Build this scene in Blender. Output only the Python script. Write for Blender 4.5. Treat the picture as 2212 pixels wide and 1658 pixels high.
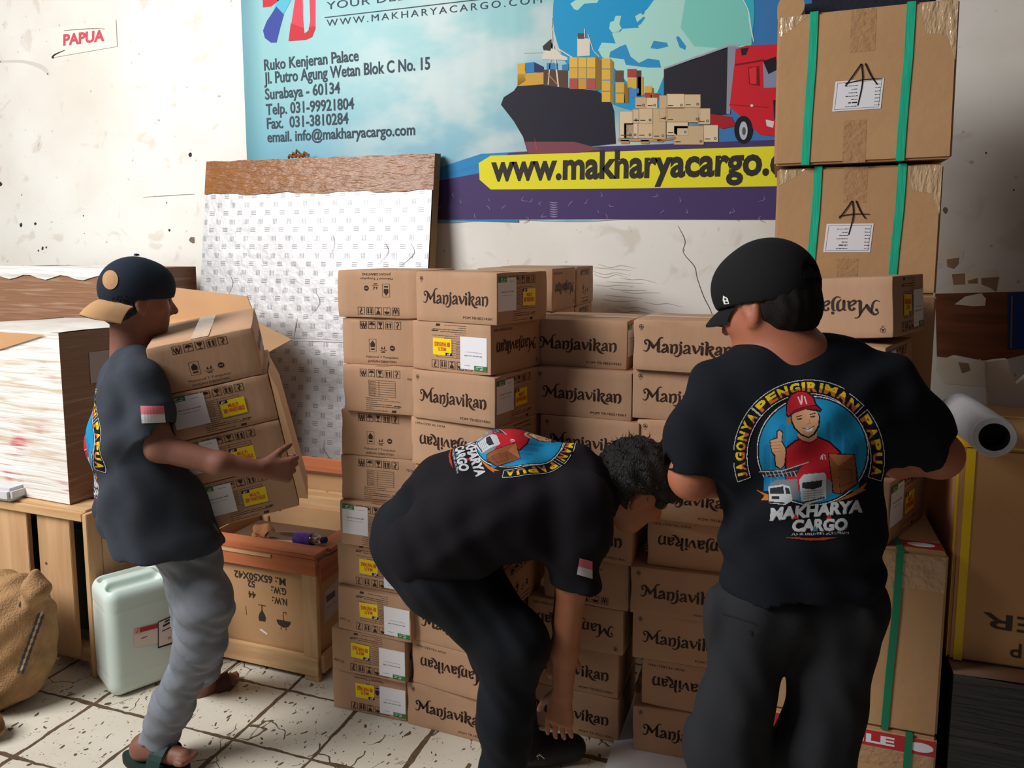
import bpy, bmesh, math, random
import numpy as np
from mathutils import Vector, Matrix
from mathutils.bvhtree import BVHTree
for o in list(bpy.data.objects): bpy.data.objects.remove(o)
S = bpy.context.scene
COL = S.collection
RND = random.Random(7)
# ------------------------------------------------------------------ camera
F = 1660.0; CX = 1106.0; CY = 729.0; HC = 1.6
PSI = math.radians(19.2); TH = math.radians(6.5)
cf = Vector((-math.sin(PSI)*math.cos(TH), math.cos(PSI)*math.cos(TH), -math.sin(TH)))
cr = Vector((math.cos(PSI), math.sin(PSI), 0)); cu = cr.cross(cf)
CAM = Vector((0, 0, HC))
cd = bpy.data.cameras.new('camera'); cam = bpy.data.objects.new('camera', cd); COL.objects.link(cam)
cd.sensor_fit = 'HORIZONTAL'; cd.sensor_width = 36; cd.lens = 36*F/2212
cd.shift_y = -100/2212; cd.clip_start = 0.05
cam.matrix_world = Matrix.Translation(CAM) @ Matrix((cr, cu, -cf)).transposed().to_4x4()
S.camera = cam
# ------------------------------------------------------------------ light
S.view_settings.view_transform = 'Standard'; S.view_settings.look = 'None'
S.view_settings.gamma = 1; S.view_settings.use_curve_mapping = False
S.view_settings.exposure = 0.17
w = bpy.data.worlds.new('world'); S.world = w; w.use_nodes = True
w.node_tree.nodes['Background'].inputs[0].default_value = (0.80, 0.88, 1.0, 1)
w.node_tree.nodes['Background'].inputs[1].default_value = 0.10
def area(name, loc, target, sx, sy, power, col):
    l = bpy.data.lights.new(name, 'AREA'); l.shape = 'RECTANGLE'; l.size = sx; l.size_y = sy
    l.energy = power; l.color = col
    o = bpy.data.objects.new(name, l); COL.objects.link(o); o.location = loc
    o.rotation_euler = (Vector(target)-Vector(loc)).to_track_quat('-Z', 'Y').to_euler()
    return o
area('daylight_opening', (-3.7, -0.3, 3.7), (-1.0, 2.6, 0.9), 2.0, 2.0, 225, (1.0, 0.99, 0.975))
# ------------------------------------------------------------------ helpers
def pray(u, v): return cf + cr*((u-CX)/F) - cu*((v-CY)/F)
def P(u, v, d): return CAM + pray(u, v)*d
def atY(u, v, Y): r = pray(u, v); return CAM + r*(Y/r.y)
def atZ(u, v, Z=0.0): r = pray(u, v); return CAM + r*((Z-HC)/r.z)
def lin(c):
    if isinstance(c, str): c = [int(c[i:i+2], 16) for i in (0, 2, 4)]
    c = [x/255 for x in c]
    return tuple(x/12.92 if x <= 0.04045 else ((x+0.055)/1.055)**2.4 for x in c)+(1.0,)
MATS = {}
def mat(name, col, rough=0.8, metal=0.0, var=0.0, vscale=6.0, bump=0.0, bscale=60.0, spec=0.3, objvar=0.0, stretch=(1, 1, 1), trans=0.0, alpha=1.0, sss=0.0):
    if name in MATS: return MATS[name]
    m = bpy.data.materials.new(name); m.use_nodes = True; nt = m.node_tree; N = nt.nodes; L = nt.links
    b = N['Principled BSDF']; c = lin(col)
    b.inputs['Base Color'].default_value = c; b.inputs['Roughness'].default_value = rough
    b.inputs['Metallic'].default_value = metal; b.inputs['Specular IOR Level'].default_value = spec
    b.inputs['Transmission Weight'].default_value = trans; b.inputs['Alpha'].default_value = alpha
    tc = N.new('ShaderNodeTexCoord'); mp = N.new('ShaderNodeMapping'); mp.inputs['Scale'].default_value = stretch
    L.new(tc.outputs['Object'], mp.inputs[0])
    if var or objvar:
        hsv = N.new('ShaderNodeHueSaturation'); hsv.inputs['Color'].default_value = c
        no = N.new('ShaderNodeTexNoise'); no.inputs['Scale'].default_value = vscale; no.inputs['Detail'].default_value = 5
        L.new(mp.outputs[0], no.inputs['Vector'])
        mr = N.new('ShaderNodeMapRange'); mr.inputs[1].default_value = 0.3; mr.inputs[2].default_value = 0.7
        mr.inputs[3].default_value = 1-var; mr.inputs[4].default_value = 1+var
        L.new(no.outputs['Fac'], mr.inputs[0]); out = mr.outputs[0]
        if objvar:
            oi = N.new('ShaderNodeObjectInfo'); m2 = N.new('ShaderNodeMapRange')
            m2.inputs[3].default_value = 1-objvar; m2.inputs[4].default_value = 1+objvar
            L.new(oi.outputs['Random'], m2.inputs[0]); mu = N.new('ShaderNodeMath'); mu.operation = 'MULTIPLY'
            L.new(out, mu.inputs[0]); L.new(m2.outputs[0], mu.inputs[1]); out = mu.outputs[0]
        L.new(out, hsv.inputs['Value']); L.new(hsv.outputs[0], b.inputs['Base Color'])
    if bump:
        n2 = N.new('ShaderNodeTexNoise'); n2.inputs['Scale'].default_value = bscale; n2.inputs['Detail'].default_value = 4
        L.new(mp.outputs[0], n2.inputs['Vector'])
        bp = N.new('ShaderNodeBump'); bp.inputs['Strength'].default_value = bump; bp.inputs['Distance'].default_value = 0.01
        L.new(n2.outputs['Fac'], bp.inputs['Height']); L.new(bp.outputs[0], b.inputs['Normal'])
    MATS[name] = m; return m
def ink(c, name=None):
    return mat('ink_'+(name or (c if isinstance(c, str) else '%02x%02x%02x' % tuple(c))), c, rough=0.6, spec=0.2)
def tag(o, label, cat, group=None):
    o['label'] = label; o['category'] = cat
    if group: o['group'] = group
    return o
def empty(name, loc=(0, 0, 0), rz=0.0):
    o = bpy.data.objects.new(name, None); COL.objects.link(o); o.empty_display_size = 0.05
    o.location = loc; o.rotation_euler = (0, 0, rz); return o
class MB:
    """collects faces; build() links ONE mesh object"""
    def __init__(s): s.v = []; s.f = []; s.m = []; s.mats = []
    def mi(s, m):
        if m not in s.mats: s.mats.append(m)
        return s.mats.index(m)
    def face(s, pts, m):
        n = len(s.v); s.v += [tuple(p) for p in pts]; s.f.append(tuple(range(n, n+len(pts)))); s.m.append(s.mi(m))
    def mesh(s, verts, faces, m):
        n = len(s.v); s.v += [tuple(p) for p in verts]; k = s.mi(m)
        for f in faces: s.f.append(tuple(i+n for i in f)); s.m.append(k)
    def box(s, lo, hi, m, T=None):
        x0, y0, z0 = lo; x1, y1, z1 = hi
        vs = [(x0, y0, z0), (x1, y0, z0), (x1, y1, z0), (x0, y1, z0), (x0, y0, z1), (x1, y0, z1), (x1, y1, z1), (x0, y1, z1)]
        if T: vs = [T @ Vector(v) for v in vs]
        s.mesh(vs, [(0, 3, 2, 1), (4, 5, 6, 7), (0, 1, 5, 4), (1, 2, 6, 5), (2, 3, 7, 6), (3, 0, 4, 7)], m)
    def tube(s, pts, r, m, n=10, cap=True):
        pts = [Vector(p) for p in pts]; rs = r if hasattr(r, '__len__') else [r]*len(pts)
        vs = []; fs = []; up = None
        for i, p in enumerate(pts):
            d = (pts[min(i+1, len(pts)-1)]-pts[max(i-1, 0)]).normalized()
            if up is None: up = Vector((0, 0, 1)) if abs(d.z) < 0.9 else Vector((1, 0, 0))
            a = d.cross(up).normalized(); up = a.cross(d).normalized()
            for k in range(n):
                t = 2*math.pi*k/n; vs.append(p+(a*math.cos(t)+up*math.sin(t))*rs[i])
        for i in range(len(pts)-1):
            for k in range(n):
                k2 = (k+1) % n; fs.append((i*n+k, i*n+k2, (i+1)*n+k2, (i+1)*n+k))
        if cap: fs.append(tuple(range(n))[::-1]); fs.append(tuple(range((len(pts)-1)*n, len(pts)*n)))
        s.mesh(vs, fs, m)
    def lathe(s, prof, m, T=None, n=28):
        vs = []; fs = []
        for r, z in prof:
            for k in range(n):
                t = 2*math.pi*k/n; v = Vector((r*math.cos(t), r*math.sin(t), z)); vs.append(T @ v if T else v)
        for i in range(len(prof)-1):
            for k in range(n): fs.append((i*n+k, i*n+(k+1) % n, (i+1)*n+(k+1) % n, (i+1)*n+k))
        s.mesh(vs, fs, m)
    def build(s, name, parent=None, smooth=False, bevel=0.0, loc=None):
        me = bpy.data.meshes.new(name); me.from_pydata(s.v, [], s.f)
        for m in s.mats: me.materials.append(m)
        me.polygons.foreach_set('material_index', s.m)
        if smooth: me.polygons.foreach_set('use_smooth', [True]*len(s.f))
        me.update()
        o = bpy.data.objects.new(name, me); COL.objects.link(o)
        if parent: o.parent = parent
        if loc is not None: o.location = loc
        if bevel:
            bm = bmesh.new(); bm.from_mesh(me)
            bmesh.ops.bevel(bm, geom=bm.edges[:], offset=bevel, segments=2, affect='EDGES', clamp_overlap=True)
            bm.to_mesh(me); bm.free()
        return o
def struct(o): o['kind'] = 'structure'; return o
# flat prints: art is drawn in (x, z) on the plane y=0, layers stepped outwards (-y)
_txt = {}
def glyphs(body, bold=0.0, spacing=1.0):
    key = (body, bold, spacing)
    if key not in _txt:
        cu_ = bpy.data.curves.new('t', 'FONT'); cu_.body = body; cu_.size = 1; cu_.offset = bold; cu_.space_character = spacing
        cu_.resolution_u = 3
        o = bpy.data.objects.new('t', cu_); COL.objects.link(o)
        me = bpy.data.meshes.new_from_object(o.evaluated_get(bpy.context.evaluated_depsgraph_get()))
        vs = np.array([v.co[:2] for v in me.vertices]); fs = [tuple(p.vertices) for p in me.polygons]
        bpy.data.objects.remove(o); bpy.data.meshes.remove(me)
        _txt[key] = (vs, fs)
    return _txt[key]
def CAPH():
    v_, _ = glyphs('H'); return v_[:, 1].max()
class Art(MB):
    STEP = 0.0004
    def __init__(s, T=None): super().__init__(); s.T = T or (lambda x, z, k: (x, -k*s.STEP, z))
    def poly(s, pts, m, k=1): s.face([s.T(x, z, k) for x, z in pts], m)
    def rect(s, x0, z0, x1, z1, m, k=1): s.poly([(x0, z0), (x1, z0), (x1, z1), (x0, z1)], m, k)
    def line(s, pts, wd, m, k=1, closed=False):
        pts = list(pts)+([pts[0]] if closed else [])
        for (a, b) in zip(pts[:-1], pts[1:]):
            dx, dz = b[0]-a[0], b[1]-a[1]; l = math.hypot(dx, dz) or 1; dx *= wd/2/l; dz *= wd/2/l
            s.poly([(a[0]-dz-dx, a[1]+dx-dz), (a[0]+dz-dx, a[1]-dx-dz), (b[0]+dz+dx, b[1]-dx+dz), (b[0]-dz+dx, b[1]+dx+dz)], m, k)
    def disc(s, x, z, r, m, k=1, n=20, rz=None): s.poly([(x+r*math.cos(2*math.pi*i/n), z+(rz or r)*math.sin(2*math.pi*i/n)) for i in range(n)], m, k)
    def ring(s, x, z, r0, r1, m, k=1, n=24):
        for i in range(n):
            a, b = 2*math.pi*i/n, 2*math.pi*(i+1)/n
            s.poly([(x+r0*math.cos(a), z+r0*math.sin(a)), (x+r1*math.cos(a), z+r1*math.sin(a)), (x+r1*math.cos(b), z+r1*math.sin(b)), (x+r0*math.cos(b), z+r0*math.sin(b))], m, k)
    def text(s, body, x, z, m, k=1, h=None, width=None, bold=0.0, align='l', shear=0.0, rot=0.0, spacing=1.0):
        vs, fs = glyphs(body, bold, spacing)
        if len(vs) == 0: return
        x0, x1 = vs[:, 0].min(), vs[:, 0].max()
        sz = h/CAPH() if h else width/(x1-x0); sx = width/(x1-x0) if width else sz
        X = (vs[:, 0]-x0)*sx + shear*vs[:, 1]*sz; Z = vs[:, 1]*sz
        wd = (x1-x0)*sx
        if align == 'c': X = X-wd/2
        if align == 'r': X = X-wd
        ca, sa = math.cos(rot), math.sin(rot)
        s.mesh([s.T(x+a*ca-b*sa, z+a*sa+b*ca, k) for a, b in zip(X, Z)], fs, m)
    def greek(s, x0, x1, z, h, m, k=1, seed=0):
        """an illegible line of very small print: short dashes"""
        r = random.Random(seed*977+int(z*1e5)); x = x0
        while x < x1:
            wd = min(h*r.uniform(1.2, 4.0), x1-x); s.rect(x, z, x+wd, z+h*r.uniform(.6, 1), m, k); x += wd+h*0.6
    def brush(s, pts, m, k=1):
        """pen stroke of varying half-width, points (x, z, r), smoothed"""
        p = [Vector(q) for q in pts]
        if len(p) > 2:
            q = [p[0]]
            for i in range(len(p)-1):
                a = p[max(i-1, 0)]; b = p[i]; c = p[i+1]; d = p[min(i+2, len(p)-1)]
                for t in (0.25, 0.5, 0.75, 1.0):
                    q.append(0.5*((2*b)+(c-a)*t+(2*a-5*b+4*c-d)*t*t+(3*b-a-3*c+d)*t**3))
            p = q
        prev = None
        for i, a in enumerate(p):
            d = p[min(i+1, len(p)-1)]-p[max(i-1, 0)]; l = math.hypot(d.x, d.y) or 1
            nx, nz = -d.y/l*a.z, d.x/l*a.z; cur = ((a.x+nx, a.y+nz), (a.x-nx, a.y-nz))
            if prev: s.poly([prev[0], prev[1], cur[1], cur[0]], m, k)
            prev = cur
        for e in (p[0], p[-1]): s.disc(e.x, e.y, max(e.z, 1e-5), m, k, 8)
# ------------------------------------------------------------------ materials
CARD = mat('corrugated_cardboard', (184, 145, 115), 0.82, var=0.05, vscale=9, bump=0.10, bscale=45, objvar=0.05, stretch=(1, 1, 0.35))
KRAFT = mat('kraft_cardboard', (188, 146, 104), 0.8, var=0.05, vscale=5, bump=0.12, bscale=30, objvar=0.03)
BROWN = mat('print_brown', (50, 30, 22), 0.65)
PAPER = mat('label_paper', (232, 230, 234), 0.6, var=0.015)
GREEN = mat('label_green', (52, 122, 66), 0.6)
YELLOW = mat('sticker_yellow', (243, 214, 10), 0.5)
RED = mat('sticker_red', (216, 84, 40), 0.5)
BLACK = mat('print_black', (26, 24, 26), 0.6)
GREY = mat('print_grey', (150, 148, 160), 0.6)
TAPEC = mat('clear_packing_tape', (180, 138, 98), 0.15, spec=0.8, bump=0.5, bscale=50)
TAPEB = mat('brown_packing_tape', (140, 88, 42), 0.3, spec=0.4, var=0.15, vscale=14, bump=0.6, bscale=34, stretch=(0.5, 1, 2))
# ------------------------------------------------------------------ setting
YW = 3.4
def floor_mat():
    m = bpy.data.materials.new('white_ceramic_tiles'); m.use_nodes = True; nt = m.node_tree; N = nt.nodes; L = nt.links; b = N['Principled BSDF']
    tc = N.new('ShaderNodeTexCoord')
    def math_(op, a, bb=None, c=None):
        n = N.new('ShaderNodeMath'); n.operation = op
        for i, x in enumerate((a, bb, c)):
            if x is None: continue
            if isinstance(x, (int, float)): n.inputs[i].default_value = x
            else: L.new(x, n.inputs[i])
        return n.outputs[0]
    def noise(sc, det=4, vec=None, dist=0.0, rough=0.5):
        n = N.new('ShaderNodeTexNoise'); n.inputs['Scale'].default_value = sc; n.inputs['Detail'].default_value = det
        n.inputs['Distortion'].default_value = dist; n.inputs['Roughness'].default_value = rough
        L.new(vec or tc.outputs['Object'], n.inputs['Vector']); return n.outputs['Fac']
    sp = N.new('ShaderNodeSeparateXYZ'); L.new(tc.outputs['Object'], sp.inputs[0])
    wob = math_('MULTIPLY', math_('SUBTRACT', noise(14, 5), 0.5), 0.02)
    def grout(ax, off):
        f = math_('FRACT', math_('DIVIDE', math_('ADD', math_('ADD', sp.outputs[ax], off), wob), 0.3))
        return math_('MULTIPLY', math_('ABSOLUTE', math_('SUBTRACT', f, 0.5)), 2)          # 1 at the joint
    g = math_('MAXIMUM', grout(0, 1.345), grout(1, -1.93))
    wid = math_('SUBTRACT', 0.985, math_('MULTIPLY', math_('POWER', noise(5, 4), 2.5), 0.16))
    gm = math_('GREATER_THAN', g, wid)
    vo = N.new('ShaderNodeTexVoronoi'); vo.inputs['Scale'].default_value = 26; vo.feature = 'F1'
    mpv = N.new('ShaderNodeMapping'); mpv.inputs['Rotation'].default_value = (0, 0, 0.6); mpv.inputs['Scale'].default_value = (1.6, 0.8, 1)
    nw = N.new('ShaderNodeTexNoise'); nw.inputs['Scale'].default_value = 9; L.new(tc.outputs['Object'], nw.inputs['Vector'])
    add = N.new('ShaderNodeVectorMath'); add.operation = 'MULTIPLY_ADD'; add.inputs[1].default_value = (0.12, 0.12, 0.12)
    L.new(nw.outputs['Color'], add.inputs[0]); L.new(tc.outputs['Object'], add.inputs[2]); L.new(add.outputs[0], mpv.inputs[0]); L.new(mpv.outputs[0], vo.inputs['Vector'])
    rad = math_('MULTIPLY', math_('POWER', noise(11, 2), 3.0), 1.05)
    spots = math_('LESS_THAN', vo.outputs['Distance'], rad)
    v2 = N.new('ShaderNodeTexVoronoi'); v2.inputs['Scale'].default_value = 75; L.new(mpv.outputs[0], v2.inputs['Vector'])
    sp2 = math_('LESS_THAN', v2.outputs['Distance'], math_('MULTIPLY', math_('POWER', noise(23, 2), 3.0), 0.9))
    crack = N.new('ShaderNodeTexVoronoi'); crack.feature = 'DISTANCE_TO_EDGE'; crack.inputs['Scale'].default_value = 4.2; L.new(mpv.outputs[0], crack.inputs['Vector'])
    ck = math_('MULTIPLY', math_('LESS_THAN', crack.outputs['Distance'], 0.009), math_('GREATER_THAN', noise(3.3, 3), 0.55))
    dark = math_('MAXIMUM', math_('MAXIMUM', gm, spots), math_('MAXIMUM', sp2, ck))
    base = N.new('ShaderNodeMixRGB'); L.new(noise(4, 5), base.inputs[0]); base.inputs[1].default_value = lin((226, 220, 206)); base.inputs[2].default_value = lin((196, 186, 166))
    dirt = N.new('ShaderNodeMixRGB'); L.new(noise(30, 3), dirt.inputs[0]); dirt.inputs[1].default_value = lin((52, 42, 34)); dirt.inputs[2].default_value = lin((120, 100, 76))
    mx = N.new('ShaderNodeMixRGB'); L.new(dark, mx.inputs[0]); L.new(base.outputs[0], mx.inputs[1]); L.new(dirt.outputs[0], mx.inputs[2])
    L.new(mx.outputs[0], b.inputs['Base Color'])
    b.inputs['Roughness'].default_value = 0.5; b.inputs['Specular IOR Level'].default_value = 0.25
    bp = N.new('ShaderNodeBump'); bp.inputs['Strength'].default_value = 0.3; bp.inputs['Distance'].default_value = 0.003; bp.invert = True
    L.new(dark, bp.inputs['Height']); L.new(bp.outputs[0], b.inputs['Normal'])
    return m
def wall_mat():
    m = bpy.data.materials.new('grimy_white_plaster'); m.use_nodes = True; nt = m.node_tree; N = nt.nodes; L = nt.links; b = N['Principled BSDF']
    tc = N.new('ShaderNodeTexCoord')
    def noise(sc, det, lo, hi, dist=0.0):
        n = N.new('ShaderNodeTexNoise'); n.inputs['Scale'].default_value = sc; n.inputs['Detail'].default_value = det; n.inputs['Distortion'].default_value = dist
        L.new(tc.outputs['Object'], n.inputs['Vector'])
        r = N.new('ShaderNodeMapRange'); r.inputs[1].default_value = lo; r.inputs[2].default_value = hi; L.new(n.outputs['Fac'], r.inputs[0]); return n.outputs['Fac'], r.outputs[0]
    n1, r1 = noise(1.3, 6, 0.42, 0.75); n2, r2 = noise(7, 8, 0.60, 0.68, 0.6); n3, r3 = noise(26, 4, 0.70, 0.76)
    m1 = N.new('ShaderNodeMixRGB'); L.new(r1, m1.inputs[0]); m1.inputs[1].default_value = lin((232, 229, 222)); m1.inputs[2].default_value = lin((214, 204, 190))
    m2 = N.new('ShaderNodeMixRGB'); mu = N.new('ShaderNodeMath'); mu.operation = 'MULTIPLY'; mu.inputs[1].default_value = 0.35; L.new(r2, mu.inputs[0]); L.new(mu.outputs[0], m2.inputs[0])
    L.new(m1.outputs[0], m2.inputs[1]); m2.inputs[2].default_value = lin((186, 168, 144))
    m3 = N.new('ShaderNodeMixRGB'); mu3 = N.new('ShaderNodeMath'); mu3.operation = 'MULTIPLY'; mu3.inputs[1].default_value = 0.6; L.new(r3, mu3.inputs[0]); L.new(mu3.outputs[0], m3.inputs[0])
    L.new(m2.outputs[0], m3.inputs[1]); m3.inputs[2].default_value = lin((150, 132, 110))
    L.new(m3.outputs[0], b.inputs['Base Color']); b.inputs['Roughness'].default_value = 0.7
    bp = N.new('ShaderNodeBump'); bp.inputs['Strength'].default_value = 0.25; bp.inputs['Distance'].default_value = 0.02; L.new(n1, bp.inputs['Height']); L.new(bp.outputs[0], b.inputs['Normal'])
    return m
WALLM = wall_mat()
q = MB(); q.face([(-7, -3, 0), (3, -3, 0), (3, YW, 0), (-7, YW, 0)], floor_mat()); struct(q.build('floor'))
q = MB(); q.face([(-7, YW, 0), (3, YW, 0), (3, YW, 5.5), (-7, YW, 5.5)], WALLM); wall = struct(q.build('wall_back'))
q = MB(); q.face([(1.45, YW, 0), (1.45, -3, 0), (1.45, -3, 5.5), (1.45, YW, 5.5)], mat('dark_light_blocker', (70, 56, 46), .8, var=.2)); struct(q.build('right_light_blocker'))  # unseen dark plane added to block ambient light and bounce from the right
# marks on the plaster, drawn on the wall plane
def wallT(Y): return lambda u, v, k: tuple(atY(u, v, Y-k*0.0006))
STAIN = mat('plaster_stain', (120, 104, 88), 0.9); HOLE = mat('plaster_hole', (52, 46, 44), 0.9); CRK = mat('plaster_crack', (104, 88, 76), 0.9)
a = Art(wallT(YW))
for (x, y, r) in [(45, 486, 4), (76, 483, 3), (411, 334, 4), (1, 397, 4), (360, 438, 1.5), (180, 466, 1.5), (47, 421, 1.5), (415, 518, 7), (366, 497, 2.5), (92, 536, 3), (100, 534, 2), (83, 541, 2), (182, 504, 1), (2042, 454, 6), (2130, 330, 2), (2190, 410, 2), (1478, 540, 1.2)]:
    a.poly([(x+r*math.cos(t)*RND.uniform(.6, 1.1), y+r*1.4*math.sin(t)*RND.uniform(.6, 1.1)) for t in [i*math.pi/5 for i in range(10)]], HOLE if r < 6 else STAIN)
a.build('wall_stains', wall)
a = Art(wallT(YW))
a.brush([(1465, 488, .5), (1480, 520, .9), (1476, 545, .7), (1500, 575, 1), (1506, 600, .8), (1520, 640, 1), (1535, 670, .9), (1545, 700, .6)], CRK)
FAINT = mat('plaster_scratch', (176, 164, 150), .9)
for i in range(14):
    x, y = RND.uniform(1270, 1420), 570+i*7.5; a.brush([(x, y, .3), (x+25, y+RND.uniform(2, 8), .7), (x+50, y+RND.uniform(0, 6), .6), (x+80, y+RND.uniform(2, 12), .3)], FAINT)
a.brush([(0, 133, 2), (50, 133, 3), (90, 145, 5), (104, 160, 3)], mat('plaster_smudge', (206, 200, 190), 0.9))
a.brush([(310, 426, .5), (370, 422, .7), (420, 419, .5)], STAIN)
a.build('wall_cracks', wall)
# torn posters and patches low on the right of the wall
TORN = mat('torn_paper', (222, 208, 188), 0.9, var=0.06); TORN2 = mat('torn_paper_shaded', (150, 120, 92), 0.9, var=0.15, vscale=20)  # second tone is the same torn paper with shade painted into its colour
a = Art(wallT(YW))
a.poly([(2020, 634), (2100, 632), (2190, 630), (2260, 628), (2260, 752), (2205, 768), (2160, 778), (2120, 778), (2060, 766), (2024, 780)], mat('old_brown_poster', (120, 70, 44), 0.7, var=0.3, vscale=9, stretch=(.4, 1, 3)), 1)
a.poly([(2176, 632), (2260, 629), (2260, 750), (2176, 756)], mat('blue_poster', (24, 62, 128), 0.6, var=.1), 2)
a.line([(2186, 640), (2184, 750)], 3, mat('poster_orange', (170, 110, 50), .7), 3)
a.poly([(2062, 657), (2085, 640), (2120, 633), (2130, 645), (2128, 660), (2100, 661)], TORN, 3)
a.poly([(2020, 545), (2055, 530), (2082, 540), (2080, 560), (2055, 578), (2040, 570), (2020, 560)], TORN, 1)
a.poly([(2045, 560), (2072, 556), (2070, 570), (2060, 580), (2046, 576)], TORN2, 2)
a.poly([(2052, 592), (2150, 582), (2160, 600), (2150, 632), (2060, 634)], TORN, 1)
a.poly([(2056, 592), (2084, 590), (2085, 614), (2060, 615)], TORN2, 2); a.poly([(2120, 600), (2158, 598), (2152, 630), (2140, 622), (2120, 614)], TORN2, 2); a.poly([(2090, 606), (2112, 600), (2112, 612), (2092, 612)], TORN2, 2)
a.poly([(2022, 800), (2024, 770), (2064, 774), (2090, 785), (2118, 775), (2140, 830), (2140, 835), (2090, 832), (2040, 828)], TORN, 2)
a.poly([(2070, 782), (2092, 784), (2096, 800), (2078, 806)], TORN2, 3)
a.build('torn_posters', wall)
# ------------------------------------------------------------------ vinyl banner on the wall
YB = 3.397
def grad_mat():
    m = bpy.data.materials.new('banner_sky_print'); m.use_nodes = True; nt = m.node_tree; N = nt.nodes; L = nt.links; b = N['Principled BSDF']
    tc = N.new('ShaderNodeTexCoord'); sp = N.new('ShaderNodeSeparateXYZ'); L.new(tc.outputs['Object'], sp.inputs[0])
    def mr(s, a, c, lo=0, hi=1):
        r = N.new('ShaderNodeMapRange'); r.interpolation_type = 'SMOOTHSTEP'
        r.inputs[1].default_value = a; r.inputs[2].default_value = c; r.inputs[3].default_value = lo; r.inputs[4].default_value = hi; L.new(s, r.inputs[0]); return r.outputs[0]
    def mix(f, c1, c2):
        x = N.new('ShaderNodeMixRGB'); L.new(f, x.inputs[0])
        for i, c in ((1, c1), (2, c2)):
            if isinstance(c, tuple): x.inputs[i].default_value = lin(c)
            else: L.new(c, x.inputs[i])
        return x.outputs[0]
    base = mix(mr(sp.outputs[2], .20, .80), (100, 162, 184), (120, 180, 184))
    base = mix(mr(sp.outputs[0], -1.42, -1.27), (70, 138, 150), base)
    mp = N.new('ShaderNodeMapping'); mp.inputs['Rotation'].default_value = (0, 0.5, 0); mp.inputs['Scale'].default_value = (1, 1, 1.9); L.new(tc.outputs['Object'], mp.inputs[0])
    n = N.new('ShaderNodeTexNoise'); n.inputs['Scale'].default_value = 2.1; n.inputs['Detail'].default_value = 5; L.new(mp.outputs[0], n.inputs['Vector'])
    cl = N.new('ShaderNodeMath'); cl.operation = 'MULTIPLY'; L.new(mr(n.outputs['Fac'], 0.40, 0.62), cl.inputs[0]); L.new(mr(sp.outputs[0], -1.1, -.35), cl.inputs[1])
    base = mix(cl.outputs[0], base, (176, 196, 196))
    base = mix(mr(sp.outputs[0], .62, .95), base, (52, 118, 176))
    L.new(base, b.inputs['Base Color']); b.inputs['Roughness'].default_value = 0.42
    w2 = N.new('ShaderNodeTexNoise'); w2.inputs['Scale'].default_value = 3; mp2 = N.new('ShaderNodeMapping'); mp2.inputs['Scale'].default_value = (1.6, 1, .4); L.new(tc.outputs['Object'], mp2.inputs[0]); L.new(mp2.outputs[0], w2.inputs['Vector'])
    bp = N.new('ShaderNodeBump'); bp.inputs['Strength'].default_value = 0.2; bp.inputs['Distance'].default_value = 0.02; L.new(w2.outputs['Fac'], bp.inputs['Height']); L.new(bp.outputs[0], b.inputs['Normal'])
    return m
bxl = atY(524, 100, YB).x; bxr = 0.18; bz0 = atY(1300, 475, YB).z; bzt = 3.2
ban = empty('vinyl_banner', ((bxl+bxr)/2, YB, bz0)); tag(ban, 'large blue vinyl banner on the wall printed with a ship and a red truck', 'banner')
inv = ban.location.copy()
def loc(p): return tuple(Vector(p)-inv)
q = MB(); n = 60
for i in range(n+1):
    x = bxl+(bxr-bxl)*i/n; wv = 0.003*math.sin(x*9)
    for z, d in ((bz0+wv*2, 0), (bzt, 0)):
        q.v.append(loc((x, YB, z))); 
for i in range(n): q.f.append((2*i, 2*i+2, 2*i+3, 2*i+1)); q.m.append(q.mi(grad_mat()) if i == 0 else 0)
sheet = q.build('sheet', ban)
MATS['banner_sky_print'] = sheet.data.materials[0]
def BT(u, v, k): return loc(atY(u, v, YB-0.0010-k*0.00018))
def I(c): return ink(c)
# purple base and blue ribbon
a = Art(BT)
a.poly([(932, 384), (1040, 352), (1120, 338), (1120, 480), (938, 474)], I('2f86bd'), 1)
a.poly([(938, 345+20), (1040, 332), (1300, 318), (1720, 300), (1720, 340), (1040, 360), (938, 388)], I('2f86bd'), 1)
a.poly([(938, 392), (1045, 372), (1100, 330), (1250, 318), (1720, 300), (1760, 300), (1760, 474), (1300, 473), (938, 474)], I('4a3a68'), 2)
a.poly([(1060, 336), (1690, 315), (1760, 312), (1760, 402), (1680, 402), (1350, 407), (1060, 409), (1036, 388), (1034, 352)], I('e6dc2c'), 3)
a.build('ribbon', ban)
# globe
a = Art(BT)
gx, gy, gr = 1412, 30, 218
a.poly([(gx+gr*math.cos(t), gy+gr*.98*math.sin(t)) for t in [i*math.pi/32 for i in range(64)]], I('2196c8'), 1)
a.poly([(gx+40+(gr-40)*math.cos(t), gy-10+gr*.9*math.sin(t)) for t in [(-1.5+i*3.0/20) for i in range(21)]], I('38aebf'), 2)
LAND = I('a9d8cd'); LAND2 = I('7cc8bb'); SEA = I('2e8fc4')
a.poly([(1380, 60), (1372, 35), (1398, 20), (1420, -10), (1460, -20), (1500, 0), (1560, -20), (1600, -10), (1622, 40), (1624, 80), (1622, 100), (1560, 104), (1500, 122), (1440, 150), (1420, 200), (1380, 205), (1330, 150), (1300, 122), (1292, 108), (1300, 92), (1330, 94), (1322, 72), (1345, 62)], LAND, 3)
a.poly([(1480, 0), (1600, -10), (1622, 40), (1624, 96), (1560, 104), (1500, 100), (1470, 60)], LAND2, 4)
a.poly([(1316, 62), (1318, 48), (1326, 45), (1330, 34), (1342, 34), (1338, 52), (1344, 64), (1338, 70), (1322, 70)], LAND, 3)
a.poly([(1240, 20), (1232, 8), (1255, -8), (1300, -14), (1290, 6), (1262, 8), (1248, 22)], LAND, 3)
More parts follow.
